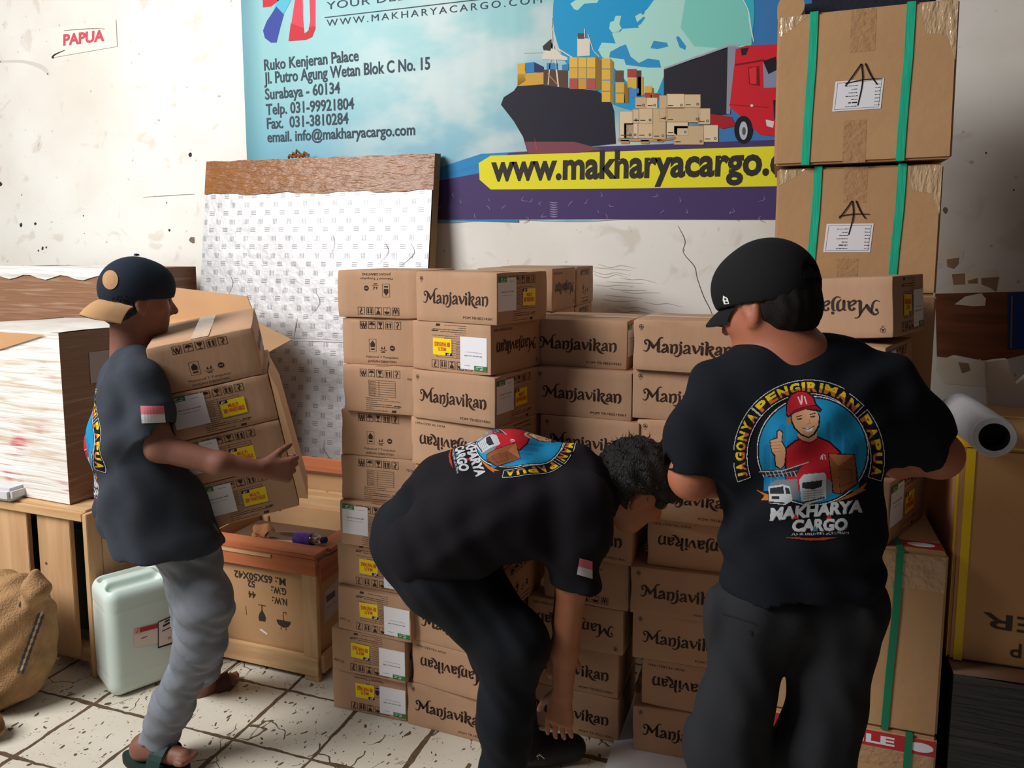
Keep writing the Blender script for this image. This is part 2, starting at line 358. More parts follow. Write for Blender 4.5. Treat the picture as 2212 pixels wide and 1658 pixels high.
a.poly([(1348, 128), (1352, 140), (1400, 146), (1428, 146), (1424, 130), (1400, 126), (1380, 136), (1362, 122), (1352, 96), (1340, 100), (1318, 112), (1316, 124)], SEA, 5)
a.poly([(1405, 104), (1412, 88), (1440, 92), (1444, 100), (1420, 106)], SEA, 5); a.poly([(1460, 80), (1466, 78), (1482, 100), (1480, 108), (1468, 102)], SEA, 5)
a.poly([(1370, 54), (1390, 36), (1394, 38), (1384, 52), (1376, 56)], SEA, 5); a.poly([(1384, 30), (1392, 16), (1396, 18), (1390, 32)], SEA, 5)
a.brush([(1600, -10, 1), (1616, 22, 1.2), (1620, 50, 1.5), (1628, 90, 1)], I('c8e6e0'), 6)
a.build('globe_print', ban)
# ship
a = Art(BT); K = 7
HULL = I('24222e'); 
a.poly([(1082, 226), (1088, 210), (1110, 196), (1124, 176), (1156, 174), (1160, 180), (1215, 188), (1290, 196), (1318, 214), (1326, 240), (1330, 310), (1140, 330), (1130, 296), (1110, 262)], HULL, K)
a.poly([(1134, 306), (1240, 306), (1300, 322), (1250, 330), (1142, 332)], I('7c4650'), K+1); a.poly([(1158, 326), (1154, 296), (1160, 322)], I('b04a40'), K+2)
for pts, c in [([(1118, 138), (1134, 136), (1136, 174), (1118, 186)], 'd9a93c'), ([(1134, 136), (1154, 134), (1154, 156), (1134, 158)], '2e7fb8'), ([(1154, 134), (1174, 144), (1174, 156), (1154, 156)], '2a3560'),
               ([(1118, 160), (1174, 156), (1174, 182), (1118, 186)], 'cfa040'), ([(1174, 150), (1226, 152), (1226, 190), (1174, 184)], '574236'), ([(1214, 140), (1228, 138), (1228, 152), (1214, 152)], '3580b8')]:
    a.poly(pts, I(c), K+1)
for cx_ in range(3):
    for r_, c in enumerate(['e0b54a', 'd8ab44', 'c9973e']):
        x0 = 1230+cx_*19; a.rect(x0, 124+r_*23, x0+18, 146+r_*23, I('b0524a' if (r_ == 2 and cx_ != 1) else c), K+2)
a.poly([(1287, 120), (1298, 130), (1298, 192), (1287, 196)], I('8d6a2c'), K+2)
for r_ in range(4): a.rect(1300, 126+r_*24, 1318, 148+r_*24, I('dcb048'), K+2); a.poly([(1318, 126+r_*24), (1326, 134+r_*24), (1326, 154+r_*24), (1318, 148+r_*24)], I('a17c30'), K+2)
for x0, y0, w_, h_, c in [(1330, 178, 18, 22, 'd8ab44'), (1330, 202, 20, 20, 'd8ab44'), (1355, 149, 20, 18, 'a8433c'), (1355, 169, 20, 20, 'd8ab44'), (1362, 191, 18, 20, '4a86c4'), (1392, 186, 16, 14, 'd8ab44'), (1392, 200, 16, 12, 'a8433c'), (1329, 152, 18, 24, '6a4a34'), (1375, 152, 10, 56, '5a3f36'), (1348, 182, 10, 40, '8d6a2c'), (1406, 190, 6, 24, '8d6a2c'), (1378, 166, 12, 40, 'c39a40'), (1412, 202, 14, 12, '98443c')]:
    a.rect(x0, y0, x0+w_, y0+h_, I(c), K+3)
WHT = I('dcd2c0')
a.poly([(1247, 80), (1274, 84), (1274, 120), (1247, 122)], WHT, K+3); a.rect(1248, 72, 1262, 84, I('544c48'), K+4); a.line([(1263, 63), (1263, 80)], 2, WHT, K+4); a.line([(1270, 74), (1282, 110), (1294, 122)], 1.5, WHT, K+4)
a.poly([(1172, 118), (1180, 106), (1202, 106), (1212, 118), (1226, 124), (1226, 130), (1170, 128)], WHT, K+3); a.poly([(1172, 100), (1190, 84), (1194, 100), (1188, 110), (1174, 108)], I('3a3634'), K+4)
a.line([(1191, 38), (1193, 84)], 1.6, WHT, K+4); a.line([(1193, 84), (1184, 182)], 2, WHT, K+4); a.line([(1196, 100), (1206, 186)], 3, WHT, K+4); a.line([(1130, 114), (1170, 113)], 1, WHT, K+4); a.line([(1184, 160), (1204, 182)], 2, I('b9823c'), K+4)
a.line([(1204, 104), (1236, 124)], 2.5, WHT, K+4); a.rect(1181, 136, 1204, 150, I('3f86b4'), K+4); a.line([(1188, 56), (1196, 66)], 2, WHT, K+4)
a.build('ship_print', ban)
# truck
a = Art(BT); TR = I('cf2430')
a.poly([(1434, 150), (1575, 100), (1578, 246), (1540, 250), (1434, 215)], I('2a2630'), K)
a.poly([(1434, 150), (1434, 146), (1575, 96), (1600, 96), (1590, 104), (1575, 104)], I('a3a8b4'), K); a.poly([(1572, 100), (1590, 100), (1577, 246), (1569, 246)], I('8c90a0'), K+1)
a.poly([(1590, 106), (1612, 98), (1720, 94), (1720, 300), (1640, 290), (1600, 252), (1576, 230)], TR, K+2)
a.poly([(1532, 246), (1580, 252), (1590, 272), (1560, 278), (1536, 268)], I('a8202c'), K+2)
a.poly([(1648, 132), (1720, 124), (1720, 186), (1650, 190)], I('8a8ca8'), K+3); a.poly([(1648, 132), (1676, 122), (1680, 150), (1660, 160)], I('1e1c22'), K+4); a.line([(1590, 140), (1650, 130)], 4, I('7c1620'), K+3)
a.poly([(1616, 146), (1640, 142), (1642, 186), (1618, 182)], I('7c1620'), K+3); a.poly([(1618, 148), (1634, 144), (1634, 182), (1620, 180)], I('e03038'), K+4)
a.poly([(1600, 105), (1618, 102), (1612, 118), (1602, 120)], I('2a2024'), K+3); a.poly([(1670, 216), (1720, 214), (1720, 262), (1672, 258)], I('2a2024'), K+3)
a.disc(1606, 280, 20, I('1c1a20'), K+3, 24, 30); a.disc(1606, 282, 9, I('b8bcc4'), K+4, 18, 20); a.disc(1607, 283, 4, I('54545c'), K+5, 12, 9)
a.poly([(1654, 258), (1672, 262), (1670, 276), (1656, 272)], I('d8d0d0'), K+4); a.disc(1624, 228, 3, I('e8e0d8'), K+4); a.line([(1576, 226), (1660, 232)], 1.5, I('8c1822'), K+4)
a.build('truck_print', ban)
# pallet of parcels in the print
a = Art(BT); TAN = [I('dcc5a2'), I('d2b894'), I('c8ac86')]
for i, (x0, y0, x1, y1) in enumerate([(1338, 240, 1368, 298), (1366, 236, 1380, 266), (1372, 210, 1396, 234), (1396, 211, 1420, 234), (1380, 233, 1410, 266), (1410, 234, 1438, 300), (1348, 266, 1378, 298), (1378, 266, 1410, 298), (1424, 206, 1442, 262), (1440, 203, 1478, 234), (1478, 204, 1513, 232), (1440, 232, 1512, 264), (1440, 262, 1486, 292), (1508, 234, 1534, 268), (1456, 272, 1520, 312), (1520, 270, 1551, 306)]):
    a.rect(x0, y0, x1, y1, TAN[i % 3], K+5+i % 2); a.line([(x0, y0), (x1, y0), (x1, y1), (x0, y1)], .8, I('a88c68'), K+7, True)
    a.rect(x0+3, y1-7, x0+14, y1-5, I('4c3c34'), K+7); a.ring(x1-6, y1-7, 1.5, 3, I('4c3c34'), K+7, 10)
a.line([(1337, 302), (1430, 304)], 5, I('b98e5c'), K+5); a.line([(1345, 306), (1355, 306)], 8, I('b98e5c'), K+5); a.line([(1388, 306), (1398, 306)], 8, I('b98e5c'), K+5); a.line([(1422, 304), (1458, 298)], 5, I('a87c4c'), K+5)
a.build('parcels_print', ban)
# company mark
a = Art(BT)
a.poly([(566, -30), (600, -8), (606, -2), (585, 14), (568, 16)], I('c8303c'), 1); a.poly([(608, -20), (640, -20), (612, 32), (590, 22)], I('5cb8d0'), 1)
a.poly([(597, 14), (613, 31), (606, 56), (597, 92), (585, 92), (572, 82), (568, 66), (576, 46)], I('3a4a9c'), 2)
a.poly([(640, -20), (681, -20), (681, 62), (674, 80), (660, 86), (623, 89), (630, 46)], I('d84858'), 1); a.poly([(628, 50), (655, 60), (681, 56), (681, 62), (674, 80), (660, 86), (623, 89)], I('c8303c'), 2)
a.poly([(654, -20), (668, -20), (670, 46), (666, 66), (658, 72), (655, 40)], I('a9d2d6'), 3)
a.build('company_mark', ban)
# lettering: fitted to pixel anchors on the banner plane
def btext(part, body, u0, v0, u1, v1, hpx, m, k=4, bold=0.0, spacing=1.0):
    p0 = atY(u0, v0, YB); p1 = atY(u1, v1, YB); h = 1.08*abs(atY(u0, v0-hpx, YB).z-p0.z); A = p1-p0; wd = math.hypot(A.x, A.z)
    part.text(body, p0.x, p0.z, m, k, h=h, width=wd, bold=bold, spacing=spacing, rot=math.atan2(A.z, A.x))
def BT2(x, z, k): return loc((x, YB-0.0010-k*0.00018, z))
INKT = I('3c4a56')
a = Art(BT2)
btext(a, 'Ruko Kenjeran Palace', 571, 152, 775, 131, 21, INKT, bold=.022)
btext(a, 'Jl. Putro Agung Wetan Blok C No. 15', 571, 181, 929, 149, 22, INKT, bold=.022)
btext(a, 'Surabaya - 60134', 573, 215, 735, 201, 21, INKT, bold=.022)
btext(a, 'Telp. 031-99921804', 575, 248, 765, 235, 21, INKT, bold=.022)
btext(a, 'Fax.  031-3810284', 577, 278, 753, 267, 21, INKT, bold=.022)
btext(a, 'email. info@makharyacargo.com', 578, 307, 897, 291, 20, INKT, bold=.022)
a.build('address_text', ban)
a = Art(BT2)
btext(a, 'YOUR DELIVERY SOLUTION', 706, 21, 1180, -40, 15, INKT, bold=.0, spacing=1.1)
btext(a, 'WWW.MAKHARYACARGO.COM', 706, 57, 1170, 6, 13, INKT, spacing=1.35)
p0 = atY(702, 38, YB); p1 = atY(1180, -18, YB); a.line([(p0.x, p0.z), (p1.x, p1.z)], .004, INKT, 4)
a.build('slogan_text', ban)
a = Art(BT2); btext(a, 'www.makharyacargo.com', 1061, 389, 1800, 373, 50, I('35302c'), k=8, bold=.035); a.build('web_address_text', ban)
a = Art(BT)
SC = I('8a80a0')
for i in range(26):
    x = RND.uniform(950, 1660); y = RND.uniform(415, 470); a.brush([(x, y, .3), (x+RND.uniform(-6, 6), y+RND.uniform(3, 9), .7), (x+RND.uniform(-12, 12), y+RND.uniform(4, 14), .3)], SC, 5)
for y in range(436, 470, 5): a.brush([(1188, y, .6), (1196, y+2, 1.4), (1204, y+1, .6)], SC, 5)
a.build('scuffs', ban)
# paper sign
sg = empty('paper_sign', atY(180, 85, YW-0.004)); tag(sg, 'small white taped paper sign reading PAPUA in red, on the wall at the upper left', 'sign')
iv = sg.location.copy(); a = Art(lambda u, v, k: tuple(atY(u, v, YW-0.003-k*.0008)-iv))
a.poly([(105, 60), (250, 42), (253, 100), (115, 124)], mat('sign_paper', (226, 222, 212), .6), 1); a.build('sheet', sg)
a = Art(lambda x, z, k: tuple(Vector((x, YW-0.003-k*.0008, z))-iv)); p0 = atY(138, 98, YW); p1 = atY(227, 88, YW); A = p1-p0
a.text('PAPUA', p0.x, p0.z, ink('c8505c'), 2, h=.055, width=A.length, bold=.04, rot=math.atan2(A.z, A.x), shear=.1); a.build('sign_text', sg)
a = Art(lambda u, v, k: tuple(atY(u, v, YW-0.003-k*.0008)-iv)); a.brush([(113, 124, 2), (118, 118, 1.5), (140, 108, .5)], HOLE, 3); a.brush([(138, 66, .4), (190, 62, .7), (226, 62, .4)], STAIN, 3); a.build('tape_marks', sg)
# ------------------------------------------------------------------ product cartons
CL, CW, CH = 0.325, 0.285, 0.1535
def carton_mesh(seed, L, W, H):
    r = random.Random(seed); bm = bmesh.new(); bmesh.ops.create_cube(bm, size=1)
    for v in bm.verts: v.co = Vector((v.co.x*L, v.co.y*W, (v.co.z+.5)*H))
    bmesh.ops.bevel(bm, geom=bm.edges[:], offset=0.0035, segments=2, affect='EDGES', profile=0.5)
    big = [e for e in bm.edges if e.calc_length() > 0.05]
    bmesh.ops.subdivide_edges(bm, edges=big, cuts=7, use_grid_fill=True)
    ph = [r.uniform(0, 6.28) for _ in range(8)]
    for v in bm.verts:
        x, y, z = v.co
        n = math.sin(x*23+ph[0])*math.sin(z*31+ph[1])+math.sin(y*27+ph[2])*math.sin(z*37+ph[3])+.6*math.sin(x*61+z*47+y*53+ph[4])
        k = max(0.0, n)*0.0011
        edge = min(1.0, 4*abs(x)/L*abs(y)/W)
        v.co = Vector((x*(1-k/L*2), y*(1-k/W*2), z-(0.0022*max(0, math.sin(x*17+ph[5])*math.sin(y*19+ph[6])) if z > H*.98 else 0)))
        if z > H*.97 and edge > .85: v.co.z -= r.uniform(0, .004)
    me = bpy.data.meshes.new('carton_body'); bm.to_mesh(me); bm.free(); me.materials.append(CARD)
    me.polygons.foreach_set('use_smooth', [True]*len(me.polygons)); me.set_sharp_from_angle(angle=math.radians(40))
    return me
BODIES = [carton_mesh(s, CL, CW, CH) for s in range(5)]
LOGO = [  # traced pen strokes of the brand lettering: (x, y, half width)
 [(222,338,24)], [(225,335,12),(195,290,10),(215,255,12),(262,250,18),(300,300,28),(345,380,32),(375,455,24)],
 [(305,300,12),(290,400,20),(280,470,18),(250,522,14),(215,532,10),(172,500,6)], [(375,455,16),(420,390,16),(470,310,16),(500,240,14),(535,210,10),(568,215,9)],
 [(490,250,12),(480,330,26),(480,450,28),(482,550,28),(528,566,10)],
 [(585,415,22)], [(560,412,8),(600,385,14),(640,400,20),(660,460,24),(665,570,22),(692,580,8)], [(655,470,10),(590,505,16),(555,545,20),(572,582,18),(620,570,14),(652,530,10)],
 [(712,402,8),(745,412,18),(748,500,26),(745,598,26)], [(755,450,10),(800,410,16),(845,425,24),(852,520,26),(838,590,20),(790,638,7)],
 [(935,368,28)], [(890,415,8),(928,440,22),(935,560,26),(922,640,24),(880,695,14),(840,702,12),(803,675,8)],
 [(1012,477,22)], [(1000,452,8),(1042,440,14),(1085,465,22),(1097,520,24),(1100,630,24),(1132,645,8)], [(1090,530,10),(1025,562,18),(990,602,20),(1010,640,16),(1060,625,12),(1088,590,8)],
 [(1143,460,7),(1178,470,20),(1198,560,28),(1222,645,18)], [(1222,645,14),(1270,580,12),(1295,510,11),(1285,465,9)],
 [(1350,420,27)], [(1312,480,8),(1345,500,22),(1347,600,26),(1345,678,26)],
 [(1402,385,8),(1440,400,22),(1440,540,26),(1435,685,28)], [(1450,560,10),(1500,505,14),(1545,512,20),(1552,550,18),(1500,592,12)], [(1495,590,16),(1520,680,28),(1570,750,25),(1610,778,14),(1652,785,5)],
 [(1627,572,20)], [(1615,547,8),(1660,525,14),(1700,545,22),(1706,620,24),(1710,710,22),(1737,722,7)], [(1698,610,10),(1632,642,18),(1605,682,20),(1622,712,16),(1670,700,10),(1697,660,8)],
 [(1750,537,8),(1785,552,20),(1790,640,24),(1790,735,24)], [(1795,575,10),(1850,540,16),(1895,570,24),(1902,680,24),(1882,745,16),(1848,772,6)]]
def art_brand(L=CL, H=CH):
    a = Art(); sx = L/2187
    for st in LOGO:
        q_ = []
        for x, y, r in st:
            bot = 995+.126*x; q_.append(((x+37)*sx-L/2, (bot-y)/1290*H-H/2, r*sx))
        if len(q_) == 1: a.disc(*q_[0], BROWN, 1, 14)
        else: a.brush(q_, BROWN, 1)
    a.text('POM TR182214261', (0.597-.5)*L, (.095-.5)*H, BROWN, 1, h=.048*H, width=.345*L)
    ix, iz = (.075-.5)*L, (.86-.5)*H
    a.ring(ix, iz, .0058, .0070, BROWN, 1); a.disc(ix, iz-.0005, .0025, BROWN, 1, 9)
    for t in range(3): a.disc(ix+.003*math.cos(t*2.1+1.57), iz+.003*math.sin(t*2.1+1.57), .0015, BROWN, 1, 8)
    a.rect(ix-.004, iz-.0105, ix+.004, iz-.0095, BROWN, 1)
    return a
def icons(a, x0, z0, s, gap):
    """row of handling pictograms: hands, umbrella, glass, arrows, hook"""
    for i in range(5):
        x = x0+i*(s+gap); a.line([(x, z0), (x+s, z0), (x+s, z0+s), (x, z0+s)], s*.06, BROWN, 1, True)
        def R(px, pz): return (x+px*s, z0+pz*s)
        if i == 0:
            a.poly([R(.38, .3), R(.62, .3), R(.66, .62), R(.5, .88), R(.34, .62)], BROWN)
            for sg_ in (-1, 1): a.brush([(*R(.5+sg_*.32, .85), s*.03), (*R(.5+sg_*.34, .5), s*.06), (*R(.5+sg_*.2, .25), s*.08), (*R(.5+sg_*.12, .08), s*.08)], BROWN)
        elif i == 1:
            a.poly([R(.5+.4*math.cos(t*math.pi/10), .52+.38*math.sin(t*math.pi/10)) for t in range(11)], BROWN)
            a.brush([(*R(.5, .55), s*.025), (*R(.5, .2), s*.025), (*R(.42, .12), s*.025), (*R(.36, .2), s*.02)], BROWN)
        elif i == 2:
            a.poly([R(.18, .9), R(.82, .9), R(.72, .55), R(.55, .42), R(.45, .42), R(.28, .55)], BROWN); a.line([R(.5, .42), R(.5, .12)], s*.07, BROWN); a.line([R(.3, .1), R(.7, .1)], s*.07, BROWN)
        elif i == 3:
            for dx in (.28, .72): a.poly([R(dx-.2, .62), R(dx, .9), R(dx+.2, .62)], BROWN); a.rect(*R(dx-.1, .12), *R(dx+.1, .62), BROWN)
        else:
            a.brush([(*R(.3, .8), s*.04), (*R(.5, .9), s*.05), (*R(.68, .72), s*.07), (*R(.5, .5), s*.06), (*R(.5, .1), s*.05)], BROWN); a.line([R(.28, .4), R(.72, .56)], s*.06, BROWN); a.line([R(.3, .18), R(.6, .36)], s*.05, BROWN)
def art_end(kind, seed=0, W=CW, H=CH):
    a = Art()
    def X(f): return (f-.5)*W
    def Z(f): return (.5-f)*H
    s = .030
    icons(a, X(.23), Z(.075)-s*.78, s*.78, .0072)
    if kind == 'A':
        a.line([(X(.34), Z(.72)), (X(.34), Z(.45)), (X(.43), Z(.45)), (X(.43), Z(.72))], .001, BROWN, 1, True)
        a.poly([(X(.385), Z(.48)), (X(.415), Z(.55)), (X(.41), Z(.62)), (X(.36), Z(.62)), (X(.355), Z(.55))], BROWN); a.rect(X(.36), Z(.68), X(.41), Z(.65), BROWN)
        a.poly([(X(.50), Z(.60)), (X(.49), Z(.66)), (X(.515), Z(.66))], BROWN); a.poly([(X(.54), Z(.58)), (X(.52), Z(.66)), (X(.54), Z(.66))], BROWN); a.brush([(X(.47), Z(.68), .0005), (X(.515), Z(.70), .001), (X(.56), Z(.68), .0005)], BROWN); a.rect(X(.49), Z(.735), X(.54), Z(.72), BROWN)
        a.disc(X(.63), Z(.63), .0088, BROWN, 1); a.rect(X(.61), Z(.64), X(.65), Z(.62), CARD, 2)
        a.text('Maksimal 7 Tumpukan', X(.5), Z(.85), BROWN, 1, h=.0068, width=.40*W, align='c'); a.text('JANGAN DIBANTING', X(.5), Z(.945), BROWN, 1, h=.0072, width=.36*W, align='c')
    else:
        x0, x1, z0, z1 = X(.34), X(.68), Z(.64), Z(.30)
        a.line([(x0, z0), (x1, z0), (x1, z1), (x0, z1)], .0009, BROWN, 1, True); a.line([(X(.47), z0), (X(.47), z1)], .0009, BROWN)
        for i in range(1, 7):
            z = z0+(z1-z0)*i/7; a.line([(x0, z), (x1, z)], .0008, BROWN)
        for i in range(7): a.greek(x0+.002, X(.43), z0+(z1-z0)*(i+.35)/7, .0017, BROWN, 1, i)
        for i, (e, h) in enumerate([(.58, .0016), (.74, .0016), (.45, .0016), (.63, .0020), (.73, .0022), (.40, .0016), (.58, .0018)]): a.greek(X(.30), X(e), Z(.69+i*.043), h, BROWN, 1, i+9)
        a.text('MSI', X(.63), Z(.965), BROWN, 1, h=.007, bold=.06, shear=.25); a.text('Cruel', X(.66), Z(.83), BROWN, 1, h=.0042, bold=.04, shear=.2) if False else a.greek(X(.66), X(.75), Z(.835), .0032, BROWN, 1, 3)
        if seed:
            PEN = mat('pen_ink', (84, 66, 56), .6); a.text({1: '68/300', 2: '75/300'}.get(seed, '91/300'), X(.83), Z(.25), PEN, 1, h=.0085, width=.14*W, shear=.2, rot=-.12)
    return a
def art_label():
    a = Art(); w_, h_ = .098, .098
    a.rect(-w_/2, -h_/2, w_/2, h_/2, PAPER, 2); a.greek(-w_*.32, w_*.34, .006, .004, GREY, 3, 4); a.greek(-w_*.3, w_*.3, -.004, .0015, GREY, 3, 5); a.greek(.012, .035, .037, .002, GREY, 3, 6)
    return a
def art_header():
    a = Art(); a.rect(-.049, .036, -.003, .0515, GREEN, 4)
    a.text('JET', -.036, .043, PAPER, 5, h=.005, bold=.03, shear=.3); a.greek(-.018, -.008, .044, .002, PAPER, 5, 2); a.greek(-.036, -.01, .0385, .0022, PAPER, 5, 1); return a
def art_sticker():
    a = Art(); a.poly([(-.036, -.024), (.036, -.024), (.036, .028), (-.014, .028), (-.014, .020), (-.036, .020)], YELLOW, 2)
    a.rect(-.036, .019, -.013, .028, BLACK, 3); a.text('JET', -.033, .0205, PAPER, 4, h=.0055, bold=.04, shear=.3)
    a.text('MULTI', 0.0, .004, RED, 3, h=.010, width=.030, align='c', bold=.04); a.text('BIR WARYABUS', .0, -.012, RED, 3, h=.0125, width=.060, align='c', bold=.04); return a
ARTC = {}
def art_obj(key, fn, name, parent, M):
    if key not in ARTC:
        o = fn().build(name); ARTC[key] = o.data; bpy.data.objects.remove(o)
    o = bpy.data.objects.new(name, ARTC[key]); COL.objects.link(o); o.parent = parent; o.matrix_local = M; return o
def face_M(f, L=CL, W=CW, H=CH):
    Tz = Matrix.Translation((0, 0, H/2))
    ang, off = {'-Y': (0, (0, -W/2, 0)), '+Y': (math.pi, (0, W/2, 0)), '+X': (math.pi/2, (L/2, 0, 0)), '-X': (-math.pi/2, (-L/2, 0, 0))}[f]
    return Matrix.Translation(off) @ Tz @ Matrix.Rotation(ang, 4, 'Z')
def end_prints(root, f, kind, seed, stickers, dims=(CL, CW, CH)):
    M = face_M(f, *dims); sc = Matrix.Diagonal((dims[1]/CW, 1, dims[2]/CH, 1))
    art_obj('end%s%d' % (kind, seed), lambda: art_end(kind, seed), 'handling_print', root, M @ sc)
    if stickers:
        lab = art_obj('label', art_label, 'shipping_label', root, M @ Matrix.Translation((-.088+RND.uniform(-.006, .006), 0, .012)))
        lab['label'] = 'white paper shipping label'
        art_obj('header', art_header, 'label_header', lab, Matrix.Identity(4))
        st = art_obj('sticker', art_sticker, 'yellow_sticker', root, M @ Matrix.Translation((.022+RND.uniform(-.014, .012), 0, -.008+RND.uniform(-.006, .006))) @ Matrix.Rotation(RND.uniform(-.04, .04), 4, 'Y'))
        st['label'] = 'yellow sticker with red lettering'
NC = [0]
def carton(corner, yaw, orient, flip, label, group, front='A', seed=0, stick=False, right=None, rstick=False, z=0.0, dims=(CL, CW, CH), anchor='l', M0=None):
    """corner = world (x, y) of the front-left (or front-right) bottom corner"""
    L, W, H = dims; NC[0] += 1
    root = empty('product_carton'); tag(root, label, 'carton', group)
    fw, fd = (L, W) if orient == 'L' else (W, L)
    if M0 is None:
        sx = 1 if anchor == 'l' else -1
        M0 = Matrix.Translation((corner[0], corner[1], z)) @ Matrix.Rotation(math.radians(yaw), 4, 'Z') @ Matrix.Translation((sx*fw/2, fd/2, 0))
    M = M0
    if flip: M = M @ Matrix.Translation((0, 0, H)) @ Matrix.Rotation(math.pi, 4, 'Y')
    if orient == 'E': M = M @ Matrix.Rotation(-math.pi/2, 4, 'Z')
    root.matrix_world = M
    me = BODIES[NC[0] % len(BODIES)]
    o = bpy.data.objects.new('carton_body', me); COL.objects.link(o); o.parent = root; o.scale = (L/CL, W/CW, H/CH)
    t = art_obj('tape', lambda: tape_art(), 'packing_tape', root, Matrix.Diagonal((L/CL, W/CW, H/CH, 1)))
    ff = '-Y' if orient == 'L' else '+X'
    rf = {('L', 0): '+X', ('L', 1): '-X', ('E', 0): '+Y', ('E', 1): '-Y'}[(orient, int(bool(flip)))]
    for f, st, fk in ((ff, stick, front), (rf, rstick, right)):
        if fk is None: continue
        if f in ('-Y', '+Y'): art_obj('brand', art_brand, 'brand_print', root, face_M(f, L, W, H) @ Matrix.Diagonal((L/CL, 1, H/CH, 1)))
        else: end_prints(root, f, fk if fk in 'AB' else 'A', seed, st, dims)
    return root
def tape_art():
    a = MB(); z = CH+.0003
    a.face([(-CL/2+.002, -.024, z), (CL/2-.002, -.024, z), (CL/2-.002, .024, z), (-CL/2+.002, .024, z)], TAPEC)
    return a
ORD = ['topmost', 'second', 'third', 'fourth', 'fifth', 'sixth', 'seventh', 'eighth', 'ninth', 'bottom']
def yat(v, z): return z
# column 1: short ends to the front
spec1 = [(730, 9, 2, 'A', 0, 0, 1), (741, 8, 2, 'A', 0, 0, 0), (742, 1, -1, 'B', 1, 0, 0), (738, 3, 1, 'A', 0, 0, 0), (738, 5, 2, 'B', 2, 0, 0), (735, 2, -1, 'B', 0, 1, 0), (730, 4, -2.5, 'B', 0, 1, 1), (731, 5, -3, 'B', 3, 1, 1), (718, 3, -1, 'B', 3, 1, 1), (720, 2, 1.0, 'A', 0, 1, 1)]
for i, (u, _, yw, k, sd, st, fl) in enumerate(spec1):
    z = (9-i)*CH; p = atZ(u, 540+(601.0), 0); Yf = 2.185+.012*math.sin(i*2.3); x = atY(u, 1533-(9-i)*95, Yf).x
    desc = ('upside-down ' if fl else '')+'carton with '+('white label and yellow sticker' if st else ('a printed table' if k == 'B' else 'handling marks'))
    carton((x, Yf), yw, 'E', fl, '%s, %s in the leftmost stack' % (desc, ORD[i] if i in (0, 9) else ORD[i]+' from top'), 'cartons in the left end-on stack', front=k, seed=sd, stick=st, right='A', z=z)
# column 2: twisted boxes, anchored at the front-right corner for the upper three
G2 = 'cartons in the stack behind the bending man'
carton((-.772, 2.085), -14, 'L', 0, 'brown carton topmost of the second stack, turned to show its stickered end', G2, right='B', rstick=True, z=9*CH, anchor='r', dims=(.305, CW, CH))
carton((-.795, 2.095), -14, 'E', 1, 'upside-down carton with crumpled left corner, yellow sticker and white label, second in the second stack', G2, front='B', stick=True, right='A', z=8*CH, anchor='r', dims=(.28, .30, CH))
carton((-.780, 2.088), -12, 'L', 0, 'brown carton under the crumpled sticker carton, third in the second stack', G2, right='B', rstick=True, z=7*CH, anchor='r', dims=(.31, CW, CH))
for i, (z, x, y, yw, fl) in enumerate([(6, -1.095, 2.165, -11, 1), (5, -1.085, 2.17, -8, 0), (4, -1.10, 2.18, -8, 1), (3, -1.10, 2.18, -9, 0), (2, -1.112, 2.195, -7, 0), (1, -1.121, 2.198, -7, 1), (0, -1.142, 2.197, -3, 0)]):
    carton((x, y), yw, 'L', fl, 'brown carton %s in the second stack%s' % (ORD[i+3]+(' from top' if i < 6 else ''), ', brand printed upside down' if fl else ', brand printed upright'), G2, right='A', z=z*CH)
# column 3
G3 = 'cartons in the third stack'
for i, (z, x, y, yw, fl, orient) in enumerate([(8, -.765, 2.375, -4, 0, 'L'), (7, -.742, 2.335, -3, 0, 'L'), (6, -.715, 2.33, -4, 0, 'L'), (5, -.74, 2.33, -3, 1, 'L'), (4, -.73, 2.33, -4, 0, 'L'), (3, -.70, 2.33, -4, 1, 'E'), (2, -.755, 2.325, -2, 1, 'L'), (1, -.77, 2.33, -1, 0, 'L'), (0, -.768, 2.33, -1, 0, 'L')]):
    carton((x, y), yw, orient, fl, 'brown carton %s in the third stack, %s' % (ORD[i]+(' from top' if 0 < i < 8 else '') if i < 8 else 'bottom', 'handling marks to the front' if orient == 'E' else ('brand upside down' if fl else 'brand upright')), G3, front='A', right='B', rstick=(i < 2), z=z*CH)
# column 4 stands on a white board
G4 = 'cartons in the fourth stack, left of the man in the black cap'
for i, (z, x, y, yw, fl) in enumerate([(8, -.413, 2.30, -5, 0), (7, -.416, 2.32, -3, 0), (6, -.398, 2.315, -3, 0), (5, -.40, 2.30, -2, 0), (4, -.36, 2.312, 1, 1), (3, -.406, 2.29, 2, 0), (2, -.399, 2.302, 2, 0), (1, -.368, 2.308, 1, 1), (0, -.392, 2.295, 3, 0)]):
    carton((x, y), yw, 'L', fl, 'brown carton %s in the fourth stack, brand %s' % (ORD[i]+(' from top' if 0 < i < 8 else '') if i < 8 else 'bottom', 'upside down' if fl else 'upright'), G4, right='B', rstick=(i == 0), z=z*CH+.012)
q = MB(); q.box((-.455, 1.9, 0.0005), (0.1, 2.62, .0115), mat('white_foam', (226, 228, 232), .7, var=.03)); tag(q.build('foam_board'), 'white foam board lying on the floor under the fourth stack', 'board')
# back row against the wall
GB = 'cartons in the back row by the wall'
for i in range(10):
    nm = ORD[i]+(' from top' if 0 < i < 9 else '')
    carton((-.755-.004*(i % 3), 2.60), 0, 'E', 1 if i == 0 else i % 2, 'brown carton %s in the back row, front one, side brand facing right' % nm, GB, front=None, right='A', z=(9-i)*CH, anchor='r')
    carton((-.75-.004*((i+1) % 3), 2.935), 0, 'L', 0, 'brown carton %s in the back row, next to the wall' % nm, GB, front=None, right='A', z=(9-i)*CH, anchor='r')
